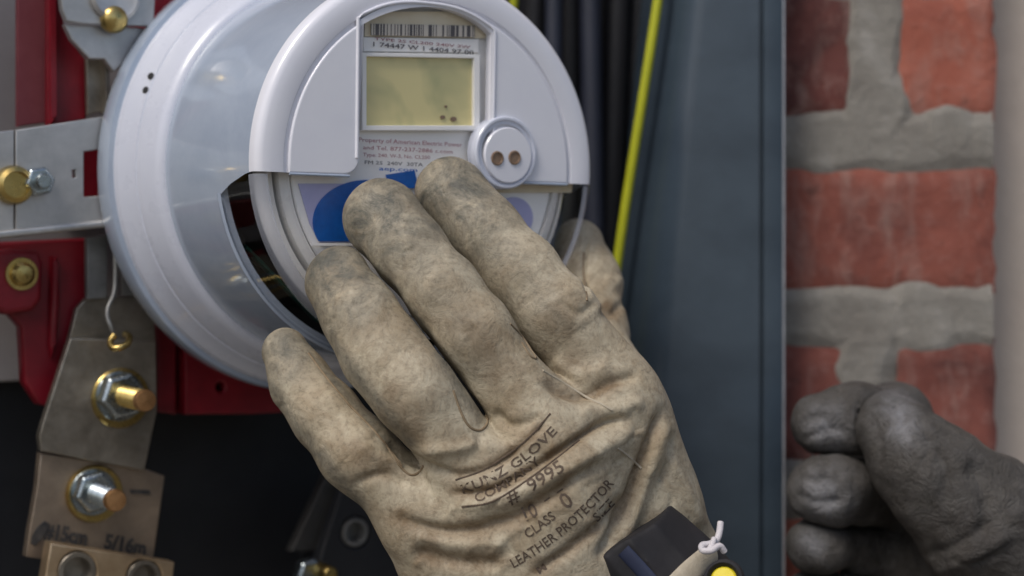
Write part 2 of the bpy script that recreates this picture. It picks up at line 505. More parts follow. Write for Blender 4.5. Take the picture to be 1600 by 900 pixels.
# mortar: one sheet with raised, smeared joints
mx = np.linspace(X0, X1 - 0.0015, 110); mz = np.linspace(wz(980), wz(-80), 250)
MX, MZ = np.meshgrid(mx, mz)
rowf = (MZ - (wz(222) + wz(494)) / 2) / PITCH
ri = np.round(rowf); dz = np.abs(rowf - ri) * PITCH
bz = PITCH / 2 - dz                                 # distance to bed joint centre
wob = wnoise(MX, MZ * 0.6, 120, 3) * 0.0028
h = 0.0004 - np.clip(bz - 0.0082 - wob, 0, None) * 0.35
dxj = np.abs(MX - joint_x + wnoise(MX * 0.3, MZ, 70, 9) * 0.003)
hv = np.where(ri % 2 != 0, 0.0006 - np.clip(dxj - 0.0085 - wnoise(MX, MZ, 150, 21) * 0.004, 0, None) * 0.5, -1)
h = np.maximum(h, hv)
# smeared blobs of mortar over brick edges
for (bx_, by_, br_) in ((1345, 555, 0.008), (1445, 500, 0.012), (1370, 170, 0.011), (1480, 205, 0.008)):
    dd = np.hypot((MX - wx(bx_)), (MZ - wz(by_)) * 0.9) + wob * 0.6
    h = np.maximum(h, 0.0008 - np.clip(dd - br_, 0, None) * 0.4)
h = np.clip(h, -0.012, 0.0045) + wnoise(MX, MZ, 420, 33) * 0.00015
MY = YW - h
vs = [pl(q) for q in zip(MX.ravel(), MY.ravel(), MZ.ravel())]
W = len(mx)
fs = [(j * W + i, j * W + i + 1, (j + 1) * W + i + 1, (j + 1) * W + i) for j in range(len(mz) - 1) for i in range(W - 1)]
mesh_obj('mortar', vs, fs, MORTAR, pier)
v_, f_ = box_geo(0.0, X1 - X0 - 0.002, 0.013, 0.084, 0.0, 2.6)
mesh_obj('core', v_, f_, MORTAR, pier, smooth=False)

# ---- enclosure: back with its shade painted dark, grey channel on the right
enc = thing('meter_enclosure', 'open meter enclosure, its inside shade painted dark, with a blue grey side channel', 'enclosure', FR @ Matrix.Translation((0, -0.3, -0.085)))
def el(p): return Vector(p) - Vector((0, -0.3, -0.085))
def fbox(u0, u1, v0, v1, h0, h1): 
    vs, fs = box_geo(u0, u1, v0, v1, h0, h1)
    return [el(q) for q in vs], fs
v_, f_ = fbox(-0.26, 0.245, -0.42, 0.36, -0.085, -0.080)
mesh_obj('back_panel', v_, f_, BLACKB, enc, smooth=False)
v_, f_ = fbox(-0.266, -0.2605, -0.42, 0.36, -0.085, 0.02)
mesh_obj('side_panel', v_, f_, NAVY, enc, smooth=False)
lo = hp(0, 597, -0.066)
v_, f_ = fbox(-0.255, 0.06, lo.y, 0.34, -0.072, -0.066)
mesh_obj('mounting_plate', v_, f_, PLATEG, enc, bevel=0.001, angle=30)
# blue-grey channel (traced as a profile in plan, extruded up)
def chan_profile(zf):
    """zf 0 at the bottom of the frame, 1 at its top; the rounded nose leans a little"""
    yf = 0.735
    k = lambda px: (px - 800.0) / F * yf
    sh = -0.020 + 0.026 * zf
    pts = []
    nose = k(1085) + sh
    for i in range(15):                              # rounded nose, from the back round to the front
        a = math.pi / 2 * i / 14
        pts.append((nose - 0.026 * math.cos(a), yf + 0.085 * (1 - math.sin(a))))
    pts.insert(0, (nose - 0.026, yf + 0.10))
    pts += [(k(1186), yf - 0.001), (k(1188), yf + 0.0012), (k(1191), yf + 0.0012), (k(1193), yf - 0.0014),
            (k(1220), yf - 0.0016), (k(1224), yf - 0.0008), (k(1225.5), yf + 0.0012), (k(1225.5), yf + 0.0235)]
    return pts
zs = [-0.42, -0.2, -0.12, -0.04, 0.04, 0.12, 0.2, 0.40]
vs, fs = [], []
inv = enc.matrix_world.inverted()
for z in zs:
    for x, y in chan_profile((z + 0.13) / 0.26):
        vs.append(inv @ Vector((x, y, z)))
W = len(chan_profile(0))
fs = [(j * W + i, j * W + i + 1, (j + 1) * W + i + 1, (j + 1) * W + i) for j in range(len(zs) - 1) for i in range(W - 1)]
ch = mesh_obj('side_channel', vs, fs, STEEL, enc, True, 40)
tag(ch, 'blue grey painted steel channel with a folded bright edge')

EDGE = M('bare_edge', (0.26, 0.27, 0.30), (0.42, 0.43, 0.46), 60, 0.4, 0.5)
tube('bright_edge', [inv @ Vector(((1224.6 - 800.0) / F * 0.7342, 0.7342, z)) for z in (-0.42, -0.2, 0.0, 0.2, 0.4)], 0.0006, EDGE, enc, 8)
# ---- cables in the enclosure
def cable(name, label, x_top, x_bot, y0, rad, mat, group=None, bow=0.0, top=-120, bot=1050, cat_='cable'):
    n = 9; pts = []
    for i in range(n):
        t = i / (n - 1)
        pts.append(P(x_top + (x_bot - x_top) * t + bow * math.sin(math.pi * t), top + (bot - top) * t, y0))
    pts = cat(pts, 3)
    o = tube(name, pts, rad, mat, None, 16)
    return tag(o, label, cat_, group)
cable('power_cable', 'black cable running behind the right rim of the meter', 838, 800, 0.775, 0.0055, CABLE)
cable('power_cable', 'black cable painted with its bluish highlight, next to the meter, leftmost of the two bluish ones', 866, 858, 0.765, 0.0040, CABLEB)
cable('power_cable', 'black cable between the two bluish cables', 893, 885, 0.785, 0.0050, CABLE)
cable('power_cable', 'black cable painted with its bluish highlight, right of the meter, rightmost of the two bluish ones', 920, 938, 0.775, 0.0050, CABLEB)
cable('power_cable', 'thick black cable between the bluish cable and the yellow wire', 968, 925, 0.790, 0.0062, CABLE)
cable('power_cable', 'black cable behind the yellow wire at the channel', 1002, 950, 0.800, 0.0060, CABLE)
tag(tube('ground_wire', cat([P(1036, -60, .742), P(1028, 0, .742), P(1012, 105, .744), P(996, 205, .747), P(980, 305, .75), P(966, 400, .752), P(950, 520, .755), P(930, 760, .76), P(915, 1000, .765)], 4), 0.0021, YELLOW, None, 14),
    'bright yellow insulated wire slanting down beside the grey channel', 'wire')
tag(tube('ground_wire', cat([P(800, -90, .76), P(803, 0, .76), P(790, 120, .77), P(780, 400, .775)], 4), 0.0019, YELLOW, None, 14),
    'short bit of yellow wire showing above the meter', 'wire')

# ------------------------------------------------------------------ electric meter
L = 0.0947
meter = thing('electric_meter', 'round white electric meter with a clear lower cover, held by the tan glove', 'meter', FR.copy())
v0 = (hp(640, 277, L)).y
def vz(z): return v0 - 0.0075 * max(0.0, min(1.0, (0.0915 - z) / 0.0255)) ** 1.6
pa0 = lambda r, z: math.asin(max(-1, min(1, vz(z) / r))); pa1 = lambda r, z: math.pi - pa0(r, z)
pb0 = lambda r, z: math.pi - pa0(r, z); pb1 = lambda r, z: 2 * math.pi + pa0(r, z)
rim = lathe('rim', [(0.060, -0.012), (0.086, -0.012), (0.0886, -0.0105), (0.089, -0.009), (0.0890, -0.0005), (0.0884, 0.0012), (0.0868, 0.0016), (0.0862, 0.0018)], SHELL, meter, 128)
lathe('base_ring', [(0.0866, 0.0), (0.0864, 0.0035), (0.0858, 0.0050), (0.0846, 0.0062), (0.0818, 0.0120), (0.0813, 0.0122), (0.0810, 0.0136), (0.0805, 0.0146), (0.0782, 0.0205), (0.0768, 0.0228), (0.0752, 0.0240), (0.0742, 0.0242)], WHITE, meter, 128)
ZC = 0.066
def rr_(z): return 0.0745 + (0.0700 - 0.0745) * (z - 0.0235) / (0.086 - 0.0235)
lathe('body_shell', [(rr_(0.0235), 0.0235)] + [(rr_(z), z) for z in (0.03, 0.04, 0.05, 0.06, ZC)] + [(rr_(ZC) - 0.003, ZC + 0.0002)], SHELL, meter, 128)
rimprof = [(rr_(ZC), ZC), (rr_(0.075), 0.075), (0.0700, 0.086), (0.0699, 0.0895), (0.0697, 0.0914), (0.0691, 0.0930), (0.0681, 0.0940), (0.0668, 0.0945), (0.0640, 0.0946), (0.0602, 0.0946), (0.0594, 0.0944), (0.0590, 0.0937), (0.0582, 0.0935), (0.0576, 0.0935)]
lathe('upper_cover', rimprof[:3] + [(0.0698, 0.0894)], SHELL, meter, 96, pa0, pa1)
lathe('upper_bezel', [(0.06995, 0.0892)] + rimprof[3:], FACEW, meter, 96, lambda r, z: pa0(r, z) + 0.0005, lambda r, z: pa1(r, z) - 0.0005)
lathe('clear_cover', rimprof[:8] + [(0.0600, 0.0946), (0.0576, 0.0940)], CLEAR, meter, 96, pb0, pb1)
lathe('cover_lip', [(rr_(ZC) + 0.0004, ZC - 0.0012), (rr_(ZC) + 0.0012, ZC - 0.0005), (rr_(ZC) + 0.0012, ZC + 0.0008), (rr_(ZC) + 0.0003, ZC + 0.0013)], SHELL, meter, 96, pb0, pb1)
EDGEREFL, fnt, fb = new_mat('edge_reflection')
fb.inputs['Base Color'].default_value = (0.55, 0.58, 0.66, 1); fb.inputs['Roughness'].default_value = 0.15; fb.inputs['Alpha'].default_value = 0.42
lathe('cover_edge', [(0.0697, 0.0880), (0.0696, 0.0900), (0.0692, 0.0918), (0.0684, 0.0931), (0.0672, 0.0939), (0.0654, 0.0942)], EDGEREFL, meter, 96, lambda r, z: pb0(r, z) + 0.01, lambda r, z: pb1(r, z) - 0.01)  # pale see-through ring paints the reflection on the clear cover's corner
lathe('clear_lens', [(0.0578, 0.0925), (0.0572, 0.0932), (0.0002, 0.0932)], CLEAR, meter, 96)
# white mask with the arched window cut into it
RM = 0.0576
def arc(cx, cy, r, a0, a1, n=10): return [(cx + r * math.cos(R(a0 + (a1 - a0) * i / n)), cy + r * math.sin(R(a0 + (a1 - a0) * i / n))) for i in range(n + 1)]
wl, wr_ = hp(563, 150, L).x, hp(766, 150, L).x
wt = hp(665, 10, L).y
a0 = math.degrees(math.asin(v0 / RM))
loop = [(RM * math.cos(R(a0 + (180 - 2 * a0) * i / 60)), RM * math.sin(R(a0 + (180 - 2 * a0) * i / 60))) for i in range(61)]
loop += arc(wl - 0.006, v0 + 0.006, 0.006, 270, 360, 8)
sr = 0.016
sag = 0.0075
arch = []
for i in range(25):
    t = i / 24
    x = wl + (wr_ - wl) * t
    y = wt - sag * abs(2 * t - 1) ** 2.6
    arch.append((x, y))
loop += arch
loop += arc(wr_ + 0.004, v0 + 0.004, 0.004, 180, 270, 6)
mask = curve_mesh('face_mask', [loop], 0.0042, 0.0007, FACEW, meter, z=L + 0.0002)
# raised bead round the window
bead = [Vector((wl - 0.0012, v0 + 0.006, L + 0.0002))] + [Vector((x + (x - (wl + wr_) / 2) * 0.05, y + 0.0012, L + 0.0002)) for x, y in arch] + [Vector((wr_ + 0.0012, v0 + 0.004, L + 0.0002))]
tube('window_bead', bead, 0.0007, FACEW, meter, 8)
tube('mask_edge', [Vector((-RM * 0.995, v0 - 0.0004, L)), Vector((wl - 0.004, v0 - 0.0004, L))], 0.0005, SHELL, meter, 8)
tube('mask_edge', [Vector((wr_ + 0.006, v0 - 0.0004, L)), Vector((RM * 0.995, v0 - 0.0004, L))], 0.0005, SHELL, meter, 8)
# inside
lathe('chassis', [(0.0002, 0.079), (0.0525, 0.079), (0.0530, 0.0785), (0.0530, 0.03), (0.055, 0.0295), (0.055, 0.005)], DARKIN, meter, 96)
lathe('inner_wall', [(0.0005, -0.008), (0.068, -0.008), (rr_(0.03) - 0.003, 0.03), (rr_(ZC) - 0.003, ZC)], DARKIN, meter, 96)
tube('circuit_board', [Vector((-0.058, -0.030, 0.060)), Vector((-0.030, -0.056, 0.060)), Vector((0.0, -0.062, 0.060))], 0.0035, PCB, meter, 6, 0.3)
lathe('inner_ring', [(0.0628, 0.076), (0.0632, 0.082), (0.0622, 0.0858), (0.0604, 0.0864), (0.0600, 0.083), (0.0590, 0.083), (0.0586, 0.0880), (0.0574, 0.0890), (0.0552, 0.0894), (0.0545, 0.086)], RINGW, meter, 96)
ZL = 0.0888
fplate = lathe('faceplate', [(0.0002, ZL), (0.0538, ZL), (0.0543, ZL - 0.0006), (0.0543, 0.078)], LABELW, meter, 96)
def flat(name, pts, h, mat, parent, t=0.0004):
    return curve_mesh(name, [[tuple(hp(x, y, h)) for x, y in pts]], t, 0.00005, mat, parent, z=h, res=1)
flat('label', [(466, 287), (540, 287), (560, 379), (500, 379), (484, 350)], ZL + 0.0006, LILAC, meter)
pts = [(574 + 85 * math.cos(R(a)), 347 - 66 * math.sin(R(a))) for a in range(-28, 209, 5)]
flat('blue_logo', pts, ZL + 0.0012, BLUE, meter)
flat('logo_mark', [(603, 273), (648, 266), (654, 294), (608, 294)], ZL + 0.0012, BLUE, meter)
flat('lilac_dot', [(803 + 30 * math.cos(R(a)), 340 + 32 * math.sin(R(a))) for a in range(0, 360, 12)], ZL + 0.0007, LILAC, meter)
flat('cream_band', [(770, 280), (896, 280), (893, 301), (770, 301)], ZL + 0.0007, CREAM, meter)
flat('label_edge', [(484, 380), (640, 380), (640, 384), (486, 384)], ZL + 0.0012, LABELW, meter)
# display behind the window
flat('barcode', [(580, 37), (742, 40), (742, 58), (580, 55)], ZL + 0.0022, BARCODE, meter)
flat('upper_label', [(568, 58), (748, 61), (748, 82), (568, 80)], ZL + 0.0012, LABELW, meter)
flat('arch_label', [(570, 18), (764, 18), (764, 60), (570, 57)], ZL + 0.0011, CREAM, meter)
fr_o = [(566, 82), (750, 85), (750, 204), (566, 204)]; fr_i = [(573, 88), (741, 91), (741, 196), (573, 196)]
def flat2(name, a, b, h, mat, t): return curve_mesh(name, [[tuple(hp(x, y, h)) for x, y in a], [tuple(hp(x, y, h)) for x, y in b]], t, 0.0003, mat, meter, z=h)
flat2('display_frame', fr_o, fr_i, ZL + 0.0026, LABELW, 0.0024)
flat('display_screen', [(570, 85), (744, 88), (744, 199), (570, 199)], ZL + 0.0009, LCD, meter)
for q, (x, y, r) in enumerate(((697, 166, 2.2), (692, 183, 4.0), (709, 186, 5.0))):
    flat('display_mark', [(x + r * math.cos(R(a)), y + r * 0.8 * math.sin(R(a))) for a in range(0, 360, 40)], ZL + 0.0014, PORT, meter)
def print_line(s, x, y, hpx, h, mat, width=None, parent=None):
    a = hp(x, y, h); b = hp(x, y - hpx, h)
    size = (b - a).length / 0.70
    vs, fs = text_mesh(s, size, bold=size * 0.012)
    w = max(v.x for v in vs)
    sx = 1.0
    if width: sx = (hp(x + width, y, h) - a).length / w
    return mesh_obj('printed_text', [(a.x + v.x * sx, a.y + v.y, h) for v in vs], fs, mat, parent or meter, False)
ht = ZL + 0.0018
print_line('1 74447 W 1 4404 97 00', 580, 72, 7, ht, INK, 160)
print_line('TYPE 2S CL200 240V 3W', 585, 62.5, 4.5, ht, REDINK, 150)
print_line('Property of American Electric Power', 560, 221, 6.5, ht, REDINK, 162)
print_line('and Tel. 877-237-2886 c.com', 567, 233, 6, ht, REDINK, 140)
print_line('Type: 240. W-3, No. CL200', 567, 244, 5.5, ht, REDINK, 105)
print_line('FM 2S  240V  30TA', 569, 256, 5.5, ht, INK, 92)
print_line('aep.com', 592, 266, 6, ht, BLUE, 60)
# optical port
pc = hp(797, 238, L + 0.004)
port = lathe('optical_port', [(0.0135, -0.0050), (0.0133, 0.0002), (0.0129, 0.0007), (0.0121, 0.0007), (0.0116, 0.0000), (0.0104, 0.0000)], WHITE, meter, 48, loc=(pc.x, pc.y, L + 0.001))
lathe('port_disc', [(0.0103, -0.004), (0.0103, 0.0006), (0.0099, 0.0011), (0.0002, 0.0012)], FACEW, meter, 48, loc=(pc.x + 0.0006, pc.y - 0.001, L + 0.001))
for x, y in ((781, 247), (808, 246)):
    q = hp(x, y, L + 0.004)
    lathe('port_eye', [(0.0027, 0.0), (0.0026, 0.0004), (0.0021, 0.0005), (0.0019, 0.0001), (0.0001, 0.0001)], PORT, meter, 20, loc=(q.x, q.y, L + 0.0022))
for x, y in ((236, 119), (228, 141)):
    # little vent holes on the sloping ring
    best = min(((abs((Vector((hp(x, y, hh).x, hp(x, y, hh).y)).length) - rad), hh) for rad, hh in ((0.0846, 0.0062), (0.0835, 0.0085), (0.0825, 0.0105), (0.0855, 0.0055))))
    q = hp3(x, y, best[1])
    d = Vector((q.x, q.y, 0)).normalized(); nrm = (d * 0.9 + Vector((0, 0, 0.44))).normalized()
    q = q + nrm * 0.0004
    a = nrm.orthogonal().normalized(); b_ = nrm.cross(a)
    vs = [q + (a * math.cos(R(30 * k)) + b_ * math.sin(R(30 * k))) * 0.0014 for k in range(12)] + [q - nrm * 0.001 + (a * math.cos(R(30 * k)) + b_ * math.sin(R(30 * k))) * 0.0014 for k in range(12)]
    mesh_obj('vent_hole', vs, [tuple(range(12))] + [(k, (k + 1) % 12, 12 + (k + 1) % 12, 12 + k) for k in range(12)], HOLE, meter, False)

# ------------------------------------------------------------------ socket hardware on the left
def hexnut(th, px, py, h, r, t, mat, name='nut'):
    q = in_frame(th, hp3(px, py, h))
    vs = []
    for z, k in ((0, 1.0), (t * 0.82, 1.0), (t, 0.86)):
        for i in range(6):
            a = R(60 * i + 12); vs.append((q.x + r * k * math.cos(a), q.y + r * k * math.sin(a), q.z + z))
    fs = [tuple(range(12, 18))] + [(z * 6 + i, z * 6 + (i + 1) % 6, z * 6 + 6 + (i + 1) % 6, z * 6 + 6 + i) for z in (0, 1) for i in range(6)]
    return mesh_obj(name, vs, fs, mat, th, True, 25, bevel=0.0004)

def lat(th, name, prof, px, py, h, mat, seg=40):
    q = in_frame(th, hp3(px, py, h))
    return lathe(name, prof, mat, th, seg, loc=tuple(q))

def stud(th, px, py, h, r, length, mat, tipmat):
    prof = [(r, 0.0)]
    n = int(length / 0.0011)
    for i in range(n):
        z = i * 0.0011
        prof += [(r, z + 0.0002), (r * 0.88, z + 0.00065)]
    prof += [(r, length - 0.001)]
    o = lat(th, 'stud', prof, px, py, h, mat, 24)
    t = lat(th, 'stud_tip', [(r, length - 0.001), (r * 1.02, length + 0.001), (r * 0.9, length + 0.0022), (0.0001, length + 0.0024)], px, py, h, tipmat, 24)
    return o

def washer(th, px, py, h, r0, r1, t, mat):
    return lat(th, 'washer', [(r0, 0), (r0, t), (r1 * 0.96, t), (r1, t * 0.6), (r1, 0)], px, py, h, mat, 48)

# upper red insulator
th = thing('insulator_block', 'red insulator block with a paler left side, at the upper left', 'insulator', frame_at(80, 195, -0.066))
plate('pale_face', th, [(27, -60), (84, -60), (84, 190), (27, 198)], -0.040, 0.003, REDF, 0.0006)  # paler, less saturated red than the block
plate('block', th, [(79, -60), (92, -60), (98, 10), (101, 40), (112, 65), (134, 92), (136, 188), (79, 196)], -0.030, 0.008, RED, 0.001)
plate('rib', th, [(78, -60), (87, -60), (89, 190), (80, 194)], -0.0265, 0.005, RED, 0.0022)
# top lever plate
th = thing('jaw_plate', 'shiny zinc jaw plate with a brass screw at the top left', 'jaw', frame_at(170, 60, -0.05))
plate('upper_leaf', th, [(88, -60), (246, -60), (240, 41), (130, 37), (104, 33), (97, 15)], -0.008, 0.004, ZINC, 0.0006)
plate('lower_leaf', th, [(101, 38), (238, 44), (232, 62), (212, 78), (198, 96), (178, 112), (163, 92), (140, 92), (112, 62)], -0.012, 0.004, ZINC, 0.0006)
lat(th, 'screw', [(0.0052, -0.002), (0.0054, 0.0006), (0.0044, 0.0026), (0.0026, 0.0036), (0.0001, 0.0040)], 178, 30, -0.0075, BRASS, 32)
lat(th, 'boss', [(0.0098, -0.002), (0.0098, 0.0016), (0.0085, 0.0026), (0.0070, 0.0020), (0.0001, 0.0016)], 178, -6, -0.0078, ZINC, 40)
th = thing('side_bracket', 'small brownish metal bracket tucked behind the meter rim', 'bracket', frame_at(155, 170, -0.06))
plate('web', th, [(135, 92), (165, 88), (168, 172), (137, 180)], -0.024, 0.003, BUS, 0.0005)
plate('flange', th, [(164, 86), (171, 110), (172, 172), (166, 176)], -0.018, 0.008, BUS, 0.0005)
th = thing('insulator_block', 'sliver of red insulator showing above the meter rim', 'insulator', frame_at(255, 10, -0.066))
plate('block', th, [(240, -60), (300, -60), (300, 60), (240, 60)], -0.030, 0.03, RED, 0.001)

# horizontal galvanised bar
th = thing('support_bar', 'galvanised horizontal support bar with a rectangular slot and a brass screw', 'bar', frame_at(80, 280, -0.05))
plate('bar', th, [(24.5, 203), (168, 181), (200, 178), (200, 346), (168, 347), (24.5, 368)], -0.012, 0.004, ZINC, 0.0005,
      holes=[[(131, 237), (158, 233), (158, 306), (131, 308)], [(113, 266), (118, 265), (119, 277), (114, 279)]])
plate('end_piece', th, [(-60, 212), (22, 203), (22, 368), (-60, 378)], -0.0125, 0.004, ZINC, 0.0005)
plate('lower_lip', th, [(-60, 366), (168, 343), (200, 340), (200, 352), (168, 355), (-60, 380)], -0.0095, 0.0075, ZINC, 0.0012)
lat(th, 'screw', [(0.0072, -0.002), (0.0074, 0.002), (0.0066, 0.0045), (0.0050, 0.0055), (0.0048, 0.0035), (0.0001, 0.0035)], 20, 289, -0.0118, BRASS, 32)
hexnut(th, 57, 284, -0.0118, 0.0058, 0.0055, NUTZ)
lat(th, 'threaded_end', [(0.0030, 0), (0.0030, 0.009), (0.0024, 0.0098), (0.0001, 0.0098)], 57, 284, -0.0118, NUTZ, 20)
th = thing('insulator_block', 'dark red insulator seen through the slot of the support bar', 'insulator', frame_at(145, 270, -0.066))
plate('block', th, [(122, 215), (190, 215), (190, 325), (122, 325)], -0.034, 0.03, RED, 0.001)

# lower red insulator with an ear
th = thing('insulator_block', 'red insulator block with a rounded ear and a brass screw, below the support bar', 'insulator', frame_at(70, 600, -0.066))
plate('ear', th, [(-60, 398), (20, 389), (60, 392), (68, 410), (66, 468), (52, 486), (8, 492), (-30, 470), (-60, 440)], -0.024, 0.018, RED, 0.0022)
plate('block', th, [(-40, 380), (136, 372), (137, 486), (118, 508), (96, 560), (92, 640), (60, 632), (38, 598), (33, 512), (6, 482), (-40, 450)], -0.034, 0.008, RED, 0.0015)
plate('rib', th, [(82, 400), (92, 402), (95, 470), (90, 540), (82, 560), (78, 540), (80, 470)], -0.030, 0.010, RED, 0.0022)
lat(th, 'washer', [(0.0048, 0), (0.0062, 0), (0.0062, 0.0012), (0.0001, 0.0012)], 33, 428, -0.0239, BRASS, 32)
lat(th, 'screw', [(0.0047, 0.0012), (0.0045, 0.0028), (0.0032, 0.0042), (0.0001, 0.0046)], 33, 428, -0.0239, BRASS, 32)

# dull jaw block and spring clip
th = thing('jaw_block', 'dull grey jaw block behind the spring wire below the support bar', 'jaw', frame_at(190, 470, -0.06))
plate('left_leaf', th, [(136, 372), (168, 366), (168, 466), (137, 468)], -0.022, 0.004, ZINCD, 0.0005)
plate('right_leaf', th, [(190, 360), (300, 360), (300, 466), (190, 462)], -0.026, 0.004, ZINCD, 0.0005)
th = thing('spring_clip', 'bent steel spring wire with a brass curl hanging below the support bar', 'clip', frame_at(182, 540, -0.03))
def fp(lst): return [in_frame(th, hp3(x, y, h)) for x, y, h in lst]
tube('wire', cat(fp([(179, 352, -.012), (180, 400, -.012), (180, 440, -.012), (177, 462, -.011), (169, 480, -.010), (168, 496, -.009), (174, 512, -.008), (180, 530, -.009)]), 5), 0.00085, ZINCD, th, 10)
tube('curl', cat(fp([(178, 524, -.008), (172, 534, -.007), (176, 543, -.004), (188, 543, -.002), (199, 537, -.003), (202, 527, -.007), (196, 522, -.012)]), 5), 0.0013, BRASS, th, 10)

# bus bracket with stud
th = thing('bus_bracket', 'tapering tinned bus bracket carrying the upper brass stud', 'bracket', frame_at(160, 700, -0.05))
plate('upper_tab', th, [(120, 482), (135, 466), (240, 462), (244, 545), (150, 540), (108, 533)], -0.026, 0.004, BUS, 0.0005)
plate('plate', th, [(110, 528), (244, 533), (246, 640), (240, 668), (226, 736), (64, 705), (61, 683), (66, 664)], -0.020, 0.0045, BUS, 0.0006)
washer(th, 188, 622, -0.0198, 0.004, 0.0118, 0.0014, BRASS)
washer(th, 187, 619, -0.0184, 0.004, 0.0098, 0.0012, NUTZ)
hexnut(th, 186, 617, -0.0172, 0.0094, 0.0066, NUTZ)
stud(th, 187, 617, -0.0172, 0.0042, 0.0270, BRASS, COPTIP)

# lower terminal plate with stud and marks
th = thing('terminal_plate', 'copper toned terminal plate with a copper tipped stud and dark marks', 'terminal', frame_at(150, 860, -0.05))
plate('plate', th, [(63, 708), (226, 732), (258, 744), (240, 872), (236, 900), (40, 870), (45, 835), (58, 760)], -0.024, 0.005, COPPER, 0.0006)
washer(th, 146, 771, -0.0238, 0.004, 0.0113, 0.0026, BRASS)
washer(th, 145, 769, -0.0212, 0.004, 0.0092, 0.0012, NUTZ)
hexnut(th, 144, 767, -0.0200, 0.0084, 0.0060, NUTZ)
stud(th, 144, 768, -0.0200, 0.0042, 0.0255, NUTZ, COPTIP)
def mark(s, x, y, ang, hpx, wpx, h, mat):
    vs, fs = text_mesh(s, 1.0, bold=0.045)
    w = max(v.x for v in vs)
    ca, sa = math.cos(R(ang)), math.sin(R(ang))
    out = []
    for v in vs:
        X, Y = v.x / w * wpx, v.y / 0.7 * hpx
        out.append(in_frame(th, hp3(x + X * ca + Y * sa * 1.0, y - (-X * sa) * 1.0 * 1.0 + 0 - Y * ca, h)))
    o = mesh_obj('stamped_text', out, fs, mat, th, False)
    return o
STAMP = M('stamp_dark', (0.010, 0.012, 0.018), (0.09, 0.08, 0.07), 260, 0.5)
mark('#15cm', 68, 840, 10, 23, 68, -0.0236, STAMP)
plate('ink_smudge', th, [(50, 838), (58, 824), (70, 814), (77, 818), (72, 832), (63, 845), (55, 853), (48, 850)], -0.0234, 0.0003, STAMP, 0.0001)
mark('5/16m', 162, 856, 10, 22, 66, -0.0236, STAMP)
plate('dark_stroke', th, [(203, 765), (234, 766), (236, 773), (204, 771)], -0.0235, 0.0004, STAMP, 0.0001)  # thin dark line on the plate, right of the stud

# gold lug at the bottom edge
def ell(cx, cy, rx, ry=None, n=28): return [(cx + rx * math.cos(2 * math.pi * k / n), cy + (ry or rx) * math.sin(2 * math.pi * k / n)) for k in range(n)]
th = thing('terminal_lug', 'gold coloured lug block with two set screws at the bottom left edge', 'lug', frame_at(170, 950, -0.05))
plate('block', th, [(79, 848), (273, 879), (262, 1010), (56, 985)], -0.010, 0.008, LUG, 0.0008, holes=[ell(121, 893, 30, 32), ell(225, 903, 28, 30)])
for x, y, s in ((121, 893, 1.0), (225, 903, 0.93)):
    lat(th, 'set_screw', [(0.0079 * s, -0.012), (0.0078 * s, -0.0006), (0.0072 * s, 0.0002), (0.0056 * s, 0.0002), (0.0050 * s, -0.0008), (0.0048 * s, -0.007), (0.0001, -0.007)], x, y, -0.0102, BUS, 36)

# red block under the meter
th = thing('insulator_block', 'deep red insulator block under the bottom of the meter rim', 'insulator', frame_at(340, 645, -0.066))
plate('left_cheek', th, [(246, 470), (276, 470), (276, 648), (246, 644)], -0.034, 0.02, RED, 0.001)
plate('block', th, [(289, 470), (520, 470), (520, 640), (395, 647), (289, 648)], -0.030, 0.025, RED, 0.001, holes=[ell(345, 605, 7, 8, 14)])
plate('recess', th, [(270, 472), (296, 472), (296, 646), (270, 646)], -0.042, 0.014, RED, 0.0005)

# lug in the dark at the bottom
th = thing('terminal_lug', 'dark terminal lug with a set screw in the shadow under the hand', 'lug', frame_at(540, 880, -0.06))
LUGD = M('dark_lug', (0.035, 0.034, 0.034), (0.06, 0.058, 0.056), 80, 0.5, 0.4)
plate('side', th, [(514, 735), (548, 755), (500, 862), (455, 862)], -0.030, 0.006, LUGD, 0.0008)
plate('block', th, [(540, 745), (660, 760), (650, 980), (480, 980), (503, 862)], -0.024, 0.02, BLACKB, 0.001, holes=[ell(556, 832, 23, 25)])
lat(th, 'set_screw', [(0.0064, -0.012), (0.0063, -0.0006), (0.0058, 0.0004), (0.0046, 0.0004), (0.0042, -0.001), (0.0040, -0.006), (0.0001, -0.006)], 556, 832, -0.0238, ZINCD, 32)
hexnut(th, 478, 893, -0.022, 0.0062, 0.006, NUTZ)
lat(th, 'stud_tip', [(0.0034, 0), (0.0034, 0.013), (0.0026, 0.0142), (0.0001, 0.0144)], 494, 889, -0.020, BRASS, 20)

# ------------------------------------------------------------------ hands: distance field -> surface net
def seg_d(p, a, b, ra, rb):
    a = np.array(a, np.float32); b = np.array(b, np.float32)
    ba = b - a; pa = p - a
    t = np.clip((pa @ ba) / (ba @ ba), 0, 1)
    d = pa - t[..., None] * ba
    s = t * t * (3 - 2 * t) * 0.5 + t * 0.5
    return np.sqrt((d * d).sum(-1)) - (ra + (rb - ra) * s)

def smin(a, b, k):
    h = np.maximum(k - np.abs(a - b), 0) / k
    return np.minimum(a, b) - h * h * k * 0.25

def pt(q):
    px, py, d, rp = q
    v = P(px, py, d)
    return (np.array(v, np.float32), rp / F * d)

def chain_d(p, chain, k=0.006):
    pts = [pt(q) for q in chain]
    out = None
    for (a, ra), (b, rb) in zip(pts[:-1], pts[1:]):
        s = seg_d(p, a, b, ra, rb)
        out = s if out is None else smin(out, s, k)
    return out

